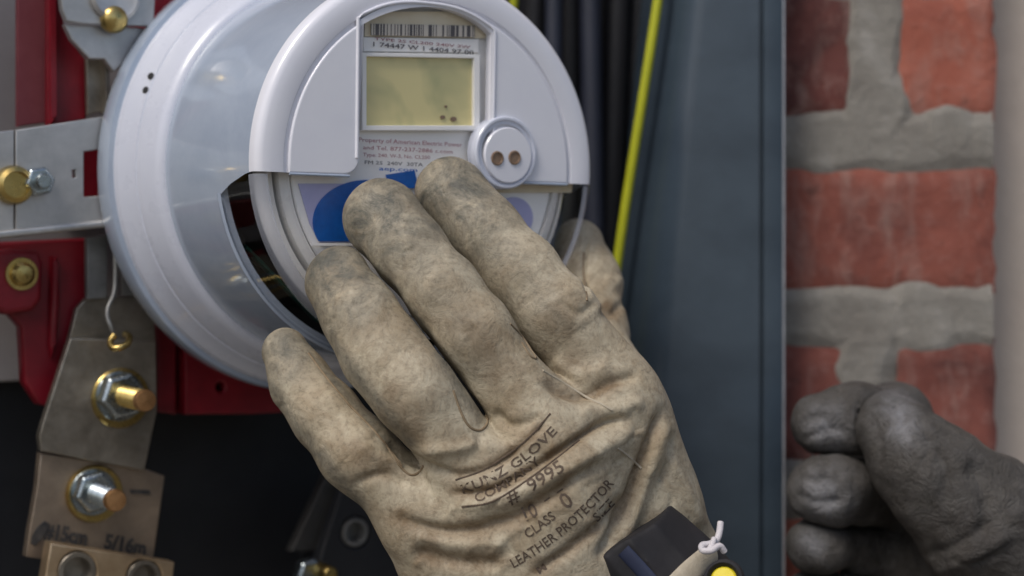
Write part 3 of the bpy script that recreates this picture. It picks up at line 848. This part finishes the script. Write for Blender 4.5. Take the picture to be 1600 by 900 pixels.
def surface_net(fn, lo, hi, h):
    lo = np.array(lo, np.float32); hi = np.array(hi, np.float32)
    n = np.ceil((hi - lo) / h).astype(int) + 1
    ax = [lo[i] + h * np.arange(n[i], dtype=np.float32) for i in range(3)]
    # coarse pass, then only the points near the surface
    q = 4
    cx = [a[::q] for a in ax]
    cs = fn(np.stack(np.meshgrid(*cx, indexing='ij'), -1).astype(np.float32))
    S = cs.repeat(q, 0).repeat(q, 1).repeat(q, 2)[:n[0], :n[1], :n[2]].astype(np.float32)
    K = np.argwhere(np.abs(S) < h * (q * 1.75 + 2.5))
    for i in range(0, len(K), 300000):
        k = K[i:i + 300000]
        S[k[:, 0], k[:, 1], k[:, 2]] = fn(np.stack([ax[0][k[:, 0]], ax[1][k[:, 1]], ax[2][k[:, 2]]], -1))
    neg = S < 0
    cnt = sum(neg[dx:n[0] - 1 + dx, dy:n[1] - 1 + dy, dz:n[2] - 1 + dz].astype(np.int8) for dx in (0, 1) for dy in (0, 1) for dz in (0, 1))
    act = (cnt > 0) & (cnt < 8)
    I = np.argwhere(act)
    idx = -np.ones(act.shape, np.int64); idx[act] = np.arange(len(I))
    acc = np.zeros((len(I), 3)); num = np.zeros(len(I))
    corners = [(dx, dy, dz) for dx in (0, 1) for dy in (0, 1) for dz in (0, 1)]
    for c in corners:
        for a in range(3):
            if c[a]: continue
            e = list(c); e[a] = 1
            s0 = S[I[:, 0] + c[0], I[:, 1] + c[1], I[:, 2] + c[2]]; s1 = S[I[:, 0] + e[0], I[:, 1] + e[1], I[:, 2] + e[2]]
            m = (s0 < 0) != (s1 < 0)
            t = np.where(m, s0 / np.where(m, s0 - s1, 1), 0)
            q = np.array(c, float)[None].repeat(len(I), 0); q[:, a] += t
            acc[m] += q[m]; num[m] += 1
    vert = lo + (I + acc / num[:, None]) * h
    faces = []
    for a in range(3):
        b, c = (a + 1) % 3, (a + 2) % 3
        sl0 = [slice(None)] * 3; sl1 = [slice(None)] * 3
        sl0[a] = slice(0, -1); sl1[a] = slice(1, None)
        s0 = neg[tuple(sl0)]; s1 = neg[tuple(sl1)]
        E = np.argwhere(s0 != s1)
        E = E[(E[:, b] > 0) & (E[:, c] > 0) & (E[:, b] < n[b] - 1) & (E[:, c] < n[c] - 1)]
        def at(db, dc):
            q = E.copy(); q[:, b] -= db; q[:, c] -= dc
            return idx[q[:, 0], q[:, 1], q[:, 2]]
        quad = np.stack([at(1, 1), at(0, 1), at(0, 0), at(1, 0)], 1)
        fl = s0[E[:, 0], E[:, 1], E[:, 2]]
        quad[~fl] = quad[~fl][:, ::-1]
        faces.append(quad[(quad >= 0).all(1)])
    faces = np.concatenate(faces)
    # keep the largest connected piece
    lab = np.arange(len(vert)); e = np.concatenate([faces[:, [0, 1]], faces[:, [1, 2]], faces[:, [2, 3]], faces[:, [3, 0]]])
    while True:
        l2 = lab.copy()
        np.minimum.at(l2, e[:, 0], lab[e[:, 1]]); np.minimum.at(l2, e[:, 1], lab[e[:, 0]])
        for _ in range(3): l2 = l2[l2]
        if (l2 == lab).all(): break
        lab = l2
    big = np.bincount(lab).argmax(); keep = lab == big
    new = np.cumsum(keep) - 1
    faces = new[faces[keep[faces[:, 0]]]]
    return vert[keep], faces

def vnormals(v, f):
    n = np.zeros_like(v)
    a = np.cross(v[f[:, 2]] - v[f[:, 0]], v[f[:, 3]] - v[f[:, 1]])
    for k in range(4): np.add.at(n, f[:, k], a)
    return n / np.maximum(np.linalg.norm(n, axis=1), 1e-12)[:, None]

def smooth_v(v, f, it, lam=0.5):
    nv = len(v)
    e = np.concatenate([f[:, [0, 1]], f[:, [1, 2]], f[:, [2, 3]], f[:, [3, 0]]])
    deg = np.bincount(e[:, 0], minlength=nv) + np.bincount(e[:, 1], minlength=nv)
    for _ in range(it):
        s = np.stack([np.bincount(e[:, 0], v[e[:, 1], k], nv) + np.bincount(e[:, 1], v[e[:, 0], k], nv) for k in range(3)], 1)
        v = v + lam * (s / np.maximum(deg, 1)[:, None] - v)
    return v

def refine(fn, v, it=2):
    e = 0.0004
    for _ in range(it):
        d = fn(v.astype(np.float32))
        gr = np.stack([fn((v + np.eye(3)[k] * e).astype(np.float32)) - d for k in range(3)], 1) / e
        gl = np.maximum((gr * gr).sum(1), 0.2)
        st = np.clip(d / gl, -0.001, 0.001)
        v = v - gr * st[:, None]
    return v

def n3(v, freq, seed, k=14):
    r = np.random.default_rng(seed); o = np.zeros(len(v))
    for _ in range(k):
        d = r.normal(size=3); d /= np.linalg.norm(d)
        o += np.sin(v @ d * freq * r.uniform(0.6, 1.9) + r.uniform(0, 6.28))
    return o / math.sqrt(k)

def proj(v): return np.stack([800 + F * v[:, 0] / v[:, 1], 450 - F * v[:, 2] / v[:, 1]], 1)

def poly_dist(q, line):
    """distance in px to a polyline, and the position along it (0..1)"""
    line = np.array([(p.x, p.y) for p in cat([(x, y, 0) for x, y in line], 6)])
    best = np.full(len(q), 1e9); par = np.zeros(len(q))
    m = len(line) - 1
    for i in range(m):
        a, b = line[i], line[i + 1]
        ba = b - a; t = np.clip(((q - a) @ ba) / (ba @ ba), 0, 1)
        d = np.hypot(*(q - a - t[:, None] * ba).T)
        k = d < best
        best[k] = d[k]; par[k] = (i + t[k]) / m
    return best, par

def build_glove(name, fn, lo, hi, h, mat, parent, folds, stain_shades, grime_fn, lumps, depth_max):
    v, f = surface_net(fn, lo, hi, h)
    v = refine(fn, v, 2); v = smooth_v(v, f, 2)
    nr = vnormals(v, f)
    q = proj(v)
    front = np.clip((-nr[:, 1] + 0.25) / 0.5, 0, 1)
    disp = np.zeros(len(v))
    for fr, amp, sd in lumps: disp += n3(v, fr, sd) * amp
    for line, wpx, amp in folds:
        d, t = poly_dist(q, line)
        taper = np.clip(np.minimum(t, 1 - t) * 6, 0, 1)
        taper = taper * taper * (3 - 2 * taper)
        disp += amp * np.exp(-(d / wpx) ** 2) * taper * front
    v = v + nr * disp[:, None]
    v = smooth_v(v, f, 1, 0.4)
    st = np.zeros(len(v))
    for line, wpx, amp in stain_shades:
        d, t = poly_dist(q, line)
        st = np.maximum(st, amp * np.exp(-(d / wpx) ** 2) * np.clip(np.minimum(t, 1 - t) * 8 + 0.15, 0, 1))
    gr = grime_fn(q, v)
    org = np.array(parent.matrix_world.translation)
    me = bpy.data.meshes.new(name)
    me.from_pydata((v - org).tolist(), [], f.tolist())
    me.polygons.foreach_set('use_smooth', np.ones(len(f), bool))
    for nm, arr in (('grime', gr), ('stain_shade', st)):
        a = me.attributes.new(nm, 'FLOAT', 'POINT'); a.data.foreach_set('value', arr.astype(np.float32))
    me.materials.append(mat)
    o = bpy.data.objects.new(name, me); link(o, parent)
    bvh = BVHTree.FromPolygons([Vector(x) for x in v], [tuple(x) for x in f.tolist()])
    return o, bvh

def on_skin(bvh, px, py, lift):
    r = P(px, py, 1.0).normalized()
    loc, nrm, _, dist = bvh.ray_cast(Vector((0, 0, 0)), r)
    if loc is None: return None
    return loc + nrm * lift

# ---- the hand on the meter
IDX = [(705, 302, .601, 58), (760, 362, .592, 55), (815, 424, .585, 55), (872, 494, .580, 58), (945, 600, .581, 66)]
MID = [(598, 340, .587, 61), (640, 394, .579, 57), (690, 454, .572, 56), (742, 525, .567, 57), (840, 655, .568, 66)]
RNG = [(532, 441, .579, 54), (566, 496, .571, 57), (600, 554, .565, 62), (646, 606, .562, 64), (750, 745, .568, 66)]
PNK = [(446, 549, .589, 38), (472, 598, .583, 45), (508, 648, .577, 50), (558, 708, .572, 56), (650, 790, .574, 62)]
THM = [(904, 380, .675, 37), (917, 440, .666, 50), (919, 515, .652, 57), (940, 585, .630, 58), (970, 660, .606, 64)]
PALM = [[(960, 645, .584, 70), (990, 710, .587, 62), (1020, 790, .592, 60), (1062, 880, .602, 58), (1110, 980, .61, 66)],
        [(862, 712, .572, 72), (868, 790, .574, 88), (880, 900, .582, 108), (900, 1000, .59, 110)],
        [(775, 785, .571, 66), (800, 850, .576, 88), (820, 960, .584, 108)],
        [(668, 815, .576, 56), (705, 865, .580, 72), (750, 950, .586, 98)],
        [(970, 660, .606, 62), (980, 760, .603, 70), (960, 900, .607, 100)],
        [(960, 645, .584, 66), (862, 712, .572, 66), (775, 785, .571, 60), (668, 815, .576, 52)]]
def gapped(ds, g_):
    """union of fingers that keep a narrow slit where they meet"""
    o = ds[0]
    for a, b in zip(ds[:-1], ds[1:]):
        o = np.maximum(np.minimum(o, b), g_ - np.abs(a - b) * 0.5)
    return o
def hand_fn(p):
    ds = [chain_d(p, c) for c in (IDX, MID, RNG, PNK)]
    fg = gapped(ds, 0.0010)
    pm = None
    for c in PALM:
        d = chain_d(p, c, 0.012)
        pm = d if pm is None else smin(pm, d, 0.014)
    o = smin(fg, pm, 0.009)
    return smin(o, chain_d(p, THM), 0.006)

hand = thing('gloved_hand', 'hand in a worn tan leather work glove gripping the meter', 'hand', Matrix.Translation(P(900, 1000, .59)))
wr = np.random.default_rng(5)
WRINKLES = []
for k in range(46):
    x, y = wr.uniform(640, 1040), wr.uniform(600, 900)
    if y < 1290 - x * 0.75 - 10: continue
    a = R(wr.normal(-36, 22)); ln = wr.uniform(14, 42)
    WRINKLES.append(([(x - ln * math.cos(a), y - ln * math.sin(a)), (x + wr.normal(0, 4), y + wr.normal(0, 4)), (x + ln * math.cos(a), y + ln * math.sin(a))], wr.uniform(2.6, 4.2), wr.choice([-1, 1]) * wr.uniform(0.0003, 0.0007)))
for c_ in ((760, 362), (815, 424), (872, 494), (640, 394), (690, 454), (742, 525), (566, 496), (600, 554), (646, 606), (472, 598), (508, 648), (558, 708)):
    for k in range(2):
        x, y = c_[0] + wr.normal(0, 18), c_[1] + wr.normal(0, 18)
        a = R(wr.normal(-40, 18)); ln = wr.uniform(10, 26)
        WRINKLES.append(([(x - ln * math.cos(a), y - ln * math.sin(a)), (x + 2, y + 3), (x + ln * math.cos(a), y + ln * math.sin(a))], wr.uniform(2.4, 3.6), -wr.uniform(0.00025, 0.0005)))
FOLDS = WRINKLES + [
    ([(690, 772), (760, 768), (830, 735), (890, 695), (945, 660), (985, 655)], 6.0, -0.00279),
    ([(700, 745), (760, 733), (815, 698), (862, 648)], 5.2, -0.00171),
    ([(700, 800), (800, 772), (880, 738), (960, 690), (995, 668)], 17, 0.00248),
    ([(590, 800), (700, 832), (790, 812), (850, 778), (905, 742), (960, 712)], 9.8, -0.00279),
    ([(640, 860), (710, 878), (790, 880)], 10.5, -0.00233),
    ([(640, 835), (720, 850), (800, 845)], 10, 0.00124),
    ([(820, 905), (890, 858), (950, 810), (975, 770)], 8.2, -0.00201),
    ([(840, 595), (905, 618), (960, 596), (1005, 585)], 8.2, -0.00217),
    ([(860, 560), (905, 585), (960, 570)], 12, 0.00139),
    ([(930, 880), (960, 830), (990, 760), (1015, 690), (1042, 625)], 7.5, -0.00310),
    ([(960, 860), (990, 800), (1020, 720), (1050, 650)], 12, 0.00186),
    ([(1030, 760), (1048, 720), (1050, 670)], 6.0, -0.00186),
    ([(900, 640), (960, 640), (1010, 625)], 12, 0.00155),
    ([(870, 470), (905, 490), (930, 470)], 5.2, -0.00093),
    ([(880, 450), (915, 460), (940, 495)], 8, 0.00093),
    ([(650, 705), (720, 700), (745, 690)], 9, 0.00155),
    ([(600, 690), (660, 725), (720, 745)], 7.5, -0.00186),
    ([(545, 760), (600, 740), (640, 760)], 6.8, -0.00139),
    ([(560, 690), (590, 715), (640, 725)], 8, 0.00093),
    ([(770, 640), (800, 665), (850, 650)], 7.5, -0.00155),
    ([(745, 690), (800, 700), (850, 680)], 12, 0.00139),
    ([(918, 370), (912, 420), (917, 470)], 3.0, -0.00186),
    ([(935, 480), (955, 490), (975, 470)], 6.0, -0.00155),
    ([(945, 430), (960, 445), (970, 430)], 8, 0.00124),
    ([(1040, 700), (1075, 770), (1100, 830)], 8, 0.00124),
]
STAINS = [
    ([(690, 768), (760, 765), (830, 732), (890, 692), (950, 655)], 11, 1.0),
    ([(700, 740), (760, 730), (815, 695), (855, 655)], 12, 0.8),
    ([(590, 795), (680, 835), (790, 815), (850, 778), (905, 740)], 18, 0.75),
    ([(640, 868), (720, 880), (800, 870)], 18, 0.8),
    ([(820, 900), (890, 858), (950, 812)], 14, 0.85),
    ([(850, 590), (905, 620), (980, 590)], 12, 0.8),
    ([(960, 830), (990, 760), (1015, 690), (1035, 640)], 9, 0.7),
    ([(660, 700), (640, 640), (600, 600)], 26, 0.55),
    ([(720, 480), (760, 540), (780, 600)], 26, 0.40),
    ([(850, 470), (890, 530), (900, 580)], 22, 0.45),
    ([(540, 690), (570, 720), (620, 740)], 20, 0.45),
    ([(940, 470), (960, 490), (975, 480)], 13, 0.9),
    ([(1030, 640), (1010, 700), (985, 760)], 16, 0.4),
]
def grime1(q, v):
    g_ = np.zeros(len(q))
    for c, ln in ((IDX, 150), (MID, 130), (RNG, 110), (PNK, 70)):
        d = np.hypot(q[:, 0] - c[0][0] + 8, q[:, 1] - c[0][1] + 12)
        g_ = np.maximum(g_, np.clip(1.15 - d / ln, 0, 1) ** 0.8)
    d, t = poly_dist(q, [(710, 300), (770, 390), (840, 470), (900, 540)])
    g_ = np.maximum(g_, 0.80 * np.exp(-(d / 55) ** 2) * (1 - t * 0.6))
    d, t = poly_dist(q, [(600, 330), (690, 470), (760, 580)])
    g_ = np.maximum(g_, 0.65 * np.exp(-(d / 52) ** 2) * (1 - t * 0.55))
    for line, wd in (([(492, 480), (560, 590), (640, 690)], 12), ([(590, 420), (660, 510), (745, 650)], 12), ([(420, 600), (480, 690), (560, 790)], 14), ([(480, 545), (560, 640), (630, 720)], 9)):
        d, t = poly_dist(q, line)
        g_ = np.maximum(g_, 0.75 * np.exp(-(d / wd) ** 2))
    return g_
lo = P(330, 1010, .52); 
glove, bvh = build_glove('glove', hand_fn, (-0.092, 0.530, -0.125), (0.088, 0.700, 0.060), 0.00085, LEATHER, hand, FOLDS, STAINS, grime1,
                         ((75, 0.0004, 1), (210, 0.00022, 2), (520, 0.00010, 3)), 0.6)
HO = hand.matrix_world.translation.copy()
def skin_tube(name, line, rad, mat, lift=0.0002, parent=None, seg=8, b=None, sub=6):
    pts = []
    for p in cat([(x, y, 0) for x, y in line], sub):
        s = on_skin(b or bvh, p.x, p.y, lift)
        if s is not None: pts.append(s - HO)
    if len(pts) > 2:
        # smooth out jumps
        for _ in range(2):
            pts = [pts[0]] + [(pts[i - 1] + pts[i] * 2 + pts[i + 1]) / 4 for i in range(1, len(pts) - 1)] + [pts[-1]]
        return tube(name, pts, rad, mat, parent or glove, seg)
# seams and welts
skin_tube('seam', [(708, 610), (722, 648), (735, 668), (752, 672), (762, 658), (755, 640)], 0.00045, SEAM, 0.0)
skin_tube('seam', [(797, 506), (815, 525), (830, 548), (838, 560), (828, 556), (815, 535)], 0.00045, SEAM, 0.0)
skin_tube('seam', [(600, 690), (620, 722), (640, 742), (655, 738), (662, 728)], 0.00045, SEAM, 0.0)
skin_tube('seam', [(482, 552), (510, 590), (545, 632), (580, 668), (605, 698), (628, 728)], 0.00045, SEAM, 0.0)
skin_tube('seam', [(848, 579), (880, 598), (915, 620), (940, 632), (956, 641)], 0.00045, SEAML, 0.0)
skin_tube('seam', [(965, 700), (982, 713), (1002, 732)], 0.00045, SEAML, 0.0)
skin_tube('seam', [(912, 395), (911, 420), (914, 445), (917, 470)], 0.00045, SEAM, 0.0)

# print on the back of the glove
def skin_text(s, x, y, ang, hpx, wpx, bend=0.0, name='printed_text'):
    vs, fs = text_mesh(s, 1.0, bold=0.012)
    w = max(v.x for v in vs)
    out = []; ok = True
    for v in vs:
        X = v.x / w * wpx; Y = v.y / 0.7 * hpx
        t = X / wpx
        a = R(ang + bend * (t - 0.5) * 2)
        # walk along a gently bent baseline
        a0_ = R(ang - bend)
        am = (a + a0_) / 2
        bx = x + X * math.cos(am); by = y - X * math.sin(am)
        q = on_skin(bvh, bx - Y * math.sin(a), by - Y * math.cos(a), 0.00016)
        if q is None: q = Vector((0, 0, 0)); ok = False
        out.append(q - HO)
    return mesh_obj(name, out, fs, PRINT, glove, False) if ok else None
PRINT = M('faded_print', (0.035, 0.026, 0.020), (0.13, 0.09, 0.06), 600, 0.8, spread=0.25)
skin_text('KUNZ GLOVE', 722, 772, 33, 14.5, 178, 15)
skin_text('COMPANY', 744, 786, 32, 14, 120, 10)
skin_text('#  9995', 797, 788, 32, 20, 102, 4)
skin_text('10', 818, 816, 24, 23, 27)
skin_text('- -', 852, 788, 34, 14, 36)
skin_text('CLASS', 824, 842, 36, 15, 56, 4)
skin_text('0', 884, 797, 36, 25, 17)
skin_text('LEATHER PROTECTOR', 802, 888, 40, 15, 206, 11)
skin_text('M', 842, 898, 34, 12, 16)
skin_text('SIZE', 933, 816, 46, 14, 40, 3)
skin_tube('printed_line', [(712, 750), (752, 736), (797, 708), (832, 678), (860, 646)], 0.00038, PRINT, 0.0, seg=6)
skin_tube('printed_line', [(722, 792), (770, 784), (830, 746), (880, 708), (905, 688)], 0.00038, PRINT, 0.0, seg=6)

# black rubber sleeve showing at the wrist, strap, string, cuff disc
def sleeve_fn(p):
    d = chain_d(p, [(980, 860, .579, 98), (1050, 930, .577, 98), (1150, 1040, .575, 98)], 0.004)
    a = np.array(P(985, 852, .572), np.float32); b = np.array(P(1150, 1040, .570), np.float32)
    ax = (b - a) / np.linalg.norm(b - a)
    rel = p - a
    cr = np.cross(np.broadcast_to(ax, rel.shape), np.array((0, -1, 0), np.float32))
    side = (rel * np.cross(ax, np.array((0, -1, 0), np.float32))).sum(-1)
    d = d + 0.0013 * np.abs(np.sin(side * 330 + 0.5)) ** 0.6 - 0.0012
    return np.maximum(d, -((rel @ ax) + 0.003 + 0.002 * np.sin(side * 130 + 0.6))).astype(np.float32)
v, f = surface_net(sleeve_fn, (0.010, 0.535, -0.135), (0.090, 0.60, -0.050), 0.0009)
v = smooth_v(v, f, 2)
me = bpy.data.meshes.new('rubber_sleeve'); me.from_pydata((v - np.array(HO)).tolist(), [], f.tolist())
me.polygons.foreach_set('use_smooth', np.ones(len(f), bool)); me.materials.append(RUBBER)
sl = link(bpy.data.objects.new('rubber_sleeve', me), hand)
tag(sl, 'black ribbed rubber sleeve coming out of the glove cuff')
sb = BVHTree.FromPolygons([Vector(x) for x in v], [tuple(x) for x in f.tolist()])
def ribbon(name, line, width, thick, mat, bv, lift, parent):
    pts = []
    for p in cat([(x, y, 0) for x, y in line], 5):
        s = on_skin(bv, p.x, p.y, lift)
        if s is None: s = P(p.x, p.y, .565)
        pts.append(s - HO)
    for _ in range(3):
        pts = [pts[0]] + [(pts[i - 1] + pts[i] * 2 + pts[i + 1]) / 4 for i in range(1, len(pts) - 1)] + [pts[-1]]
    return tube(name, pts, width / 2, mat, parent, 12, thick / width)
ribbon('band', [(974, 860), (990, 877), (1012, 901), (1040, 934)], 0.0050, 0.0016, NAVYB, sb, 0.0004, hand)
ribbon('cuff_strap', [(1112, 864), (1088, 885), (1062, 910), (1040, 935)], 0.0080, 0.0026, SEAML, sb, 0.0012, hand)
dq = P(1131, 906, .545) - HO
dm = Matrix.Translation(dq) @ Matrix.Rotation(R(90), 4, 'X') @ Matrix.Rotation(R(-18), 4, 'Y') @ Matrix.Rotation(R(-22), 4, 'X')
def disc(name, prof, mat):
    o = lathe(name, prof, mat, hand, 40); o.data.transform(dm); return o
disc('cuff_ring', [(0.0042, -0.001), (0.0044, 0.0012), (0.0052, 0.0022), (0.0062, 0.0018), (0.0068, 0.0), (0.0064, -0.003), (0.0, -0.003)], RUBBER)
disc('yellow_core', [(0.0044, 0.0002), (0.0036, 0.0009), (0.0001, 0.0011)], YDISC)
st_pts = [(1126, 816, .560), (1124, 832, .558), (1119, 845, .556), (1108, 850, .554), (1097, 852, .553), (1098, 860, .552), (1112, 860, .551), (1124, 853, .552), (1132, 862, .553)]
tube('string', [P(*q) - HO for q in []] or [q - HO for q in cat([P(*q) for q in st_pts], 5)], 0.0011, STRING, hand, 10)
tube('string', [q - HO for q in cat([P(1116, 842, .555), P(1111, 855, .552), P(1102, 864, .552)], 5)], 0.0010, STRING, hand, 10)

# ---- the other hand
T2 = [(1393, 664, .655, 52), (1425, 705, .648, 62), (1468, 750, .645, 78), (1535, 815, .645, 100), (1620, 900, .65, 120)]
A2 = [(1284, 664, .670, 49), (1335, 655, .670, 50), (1400, 652, .690, 48), (1470, 740, .715, 50)]
B2 = [(1278, 763, .664, 50), (1300, 767, .664, 53), (1390, 770, .69, 52), (1475, 800, .715, 56)]
C2 = [(1266, 850, .668, 38), (1284, 852, .668, 41), (1370, 862, .695, 46), (1480, 880, .71, 60)]
D2 = [(1272, 930, .672, 38), (1300, 935, .672, 40), (1380, 945, .70, 50), (1480, 960, .71, 60)]
PL2 = [[(1350, 700, .706, 40), (1360, 880, .706, 46)], [(1475, 770, .715, 56), (1480, 960, .715, 80)], [(1535, 815, .66, 90), (1480, 930, .69, 90)], [(1560, 900, .68, 120), (1660, 980, .68, 130)]]
def hand2_fn(p):
    fg = None
    for c in (A2, B2, C2, D2):
        d = chain_d(p, c); fg = d if fg is None else np.minimum(fg, d)
    pm = None
    for c in PL2:
        d = chain_d(p, c, 0.01); pm = d if pm is None else smin(pm, d, 0.015)
    fg = gapped([chain_d(p, c) for c in (A2, B2, C2, D2)], 0.0006)
    o = smin(fg, pm, 0.008)
    t = chain_d(p, T2, 0.01)
    return np.minimum(np.maximum(o, 0.0012 - t), t)
hand2 = thing('gloved_hand', 'fist in a dark grey work glove in front of the brick pier', 'hand', Matrix.Translation(P(1600, 960, .67)))
F2 = [([(1262, 660), (1285, 650), (1300, 668), (1325, 655)], 4, -0.0010), ([(1250, 745), (1275, 752), (1296, 740)], 4, -0.0010), ([(1310, 735), (1325, 765), (1320, 800)], 5, 0.0008), ([(1390, 625), (1412, 650), (1405, 690)], 6, -0.0009), ([(1430, 650), (1450, 690), (1440, 740)], 6, -0.0009), ([(1355, 640), (1375, 690), (1372, 740)], 7, -0.00096), ([(1460, 690), (1480, 740), (1470, 790)], 10, -0.00160),
      ([(1510, 720), (1540, 780), (1530, 850)], 12, -0.00192), ([(1250, 690), (1290, 672), (1330, 676)], 5, -0.00112),
      ([(1440, 870), (1500, 850), (1570, 800)], 9, -0.00160), ([(1450, 900), (1520, 870), (1590, 830)], 9, 0.00160),
      ([(1240, 770), (1280, 785), (1320, 780)], 6, -0.00112), ([(1245, 650), (1280, 640), (1320, 650)], 7, 0.00096),
      ([(1290, 740), (1310, 765), (1305, 795)], 5, -0.00096), ([(1480, 870), (1520, 880), (1560, 860)], 6, -0.00128)]
def grime2(q, v):
    g_ = np.zeros(len(q))
    for c, r_ in (((1290, 672), 34), ((1285, 775), 40), ((1268, 850), 24), ((1400, 640), 30), ((1410, 670), 26)):
        g_ = np.maximum(g_, 0.95 * np.exp(-(np.hypot(q[:, 0] - c[0], q[:, 1] - c[1]) / r_) ** 2))
    return g_ + 0.10
S2 = [([(1320, 860), (1360, 800), (1400, 800)], 40, 0.7), ([(1450, 800), (1520, 850), (1580, 880)], 30, 0.5)]  # first stroke paints the palm's shade between thumb and fingers
glove2, bvh2 = build_glove('glove', hand2_fn, (0.095, 0.585, -0.150), (0.235, 0.758, -0.020), 0.0011, LEATHER2, hand2, F2, S2, grime2,
                           ((75, 0.0008, 5), (230, 0.00050, 6), (560, 0.00022, 7)), 0.7)

# ---- forearms, carrying on out of the frame
SHIRT = M('dark_shirt', (0.02, 0.024, 0.035), (0.035, 0.04, 0.055), 120, 0.9, 0, 0.0006, 700)
def forearm(par, pts, radii):
    o_ = par.matrix_world.translation
    q = cat([Vector(p) - o_ for p in pts], 6)
    n = len(radii) - 1
    def rad(t):
        k = min(int(t * n), n - 1); f_ = t * n - k
        return radii[k] * (1 - f_) + radii[k + 1] * f_ + 0.0025 * math.sin(t * 60)
    return tube('shirt_sleeve', q, rad, SHIRT, par, 28)
forearm(hand, [P(930, 955, .590), P(985, 1070, .580), P(1180, 1400, .52), (0.19, 0.36, -0.26), (0.22, 0.25, -0.34)], [0.014, 0.030, 0.040, 0.046, 0.052])
forearm(hand2, [P(1610, 930, .672), P(1700, 1030, .660), P(1820, 1200, .60), (0.33, 0.42, -0.24), (0.38, 0.28, -0.32)], [0.016, 0.030, 0.042, 0.048, 0.054])

# ---- repeats of a kind belong together
for o in scene.objects:
    if o.parent is None:
        for stem_, grp in (('insulator_block', 'red insulator blocks of the meter socket'), ('power_cable', 'dark cables in the enclosure'), ('ground_wire', 'yellow wires in the enclosure'),
                           ('terminal_lug', 'terminal lugs at the bottom of the socket'), ('gloved_hand', 'gloved hands of the worker')):
            if o.name.split('.')[0] == stem_: o['group'] = grp
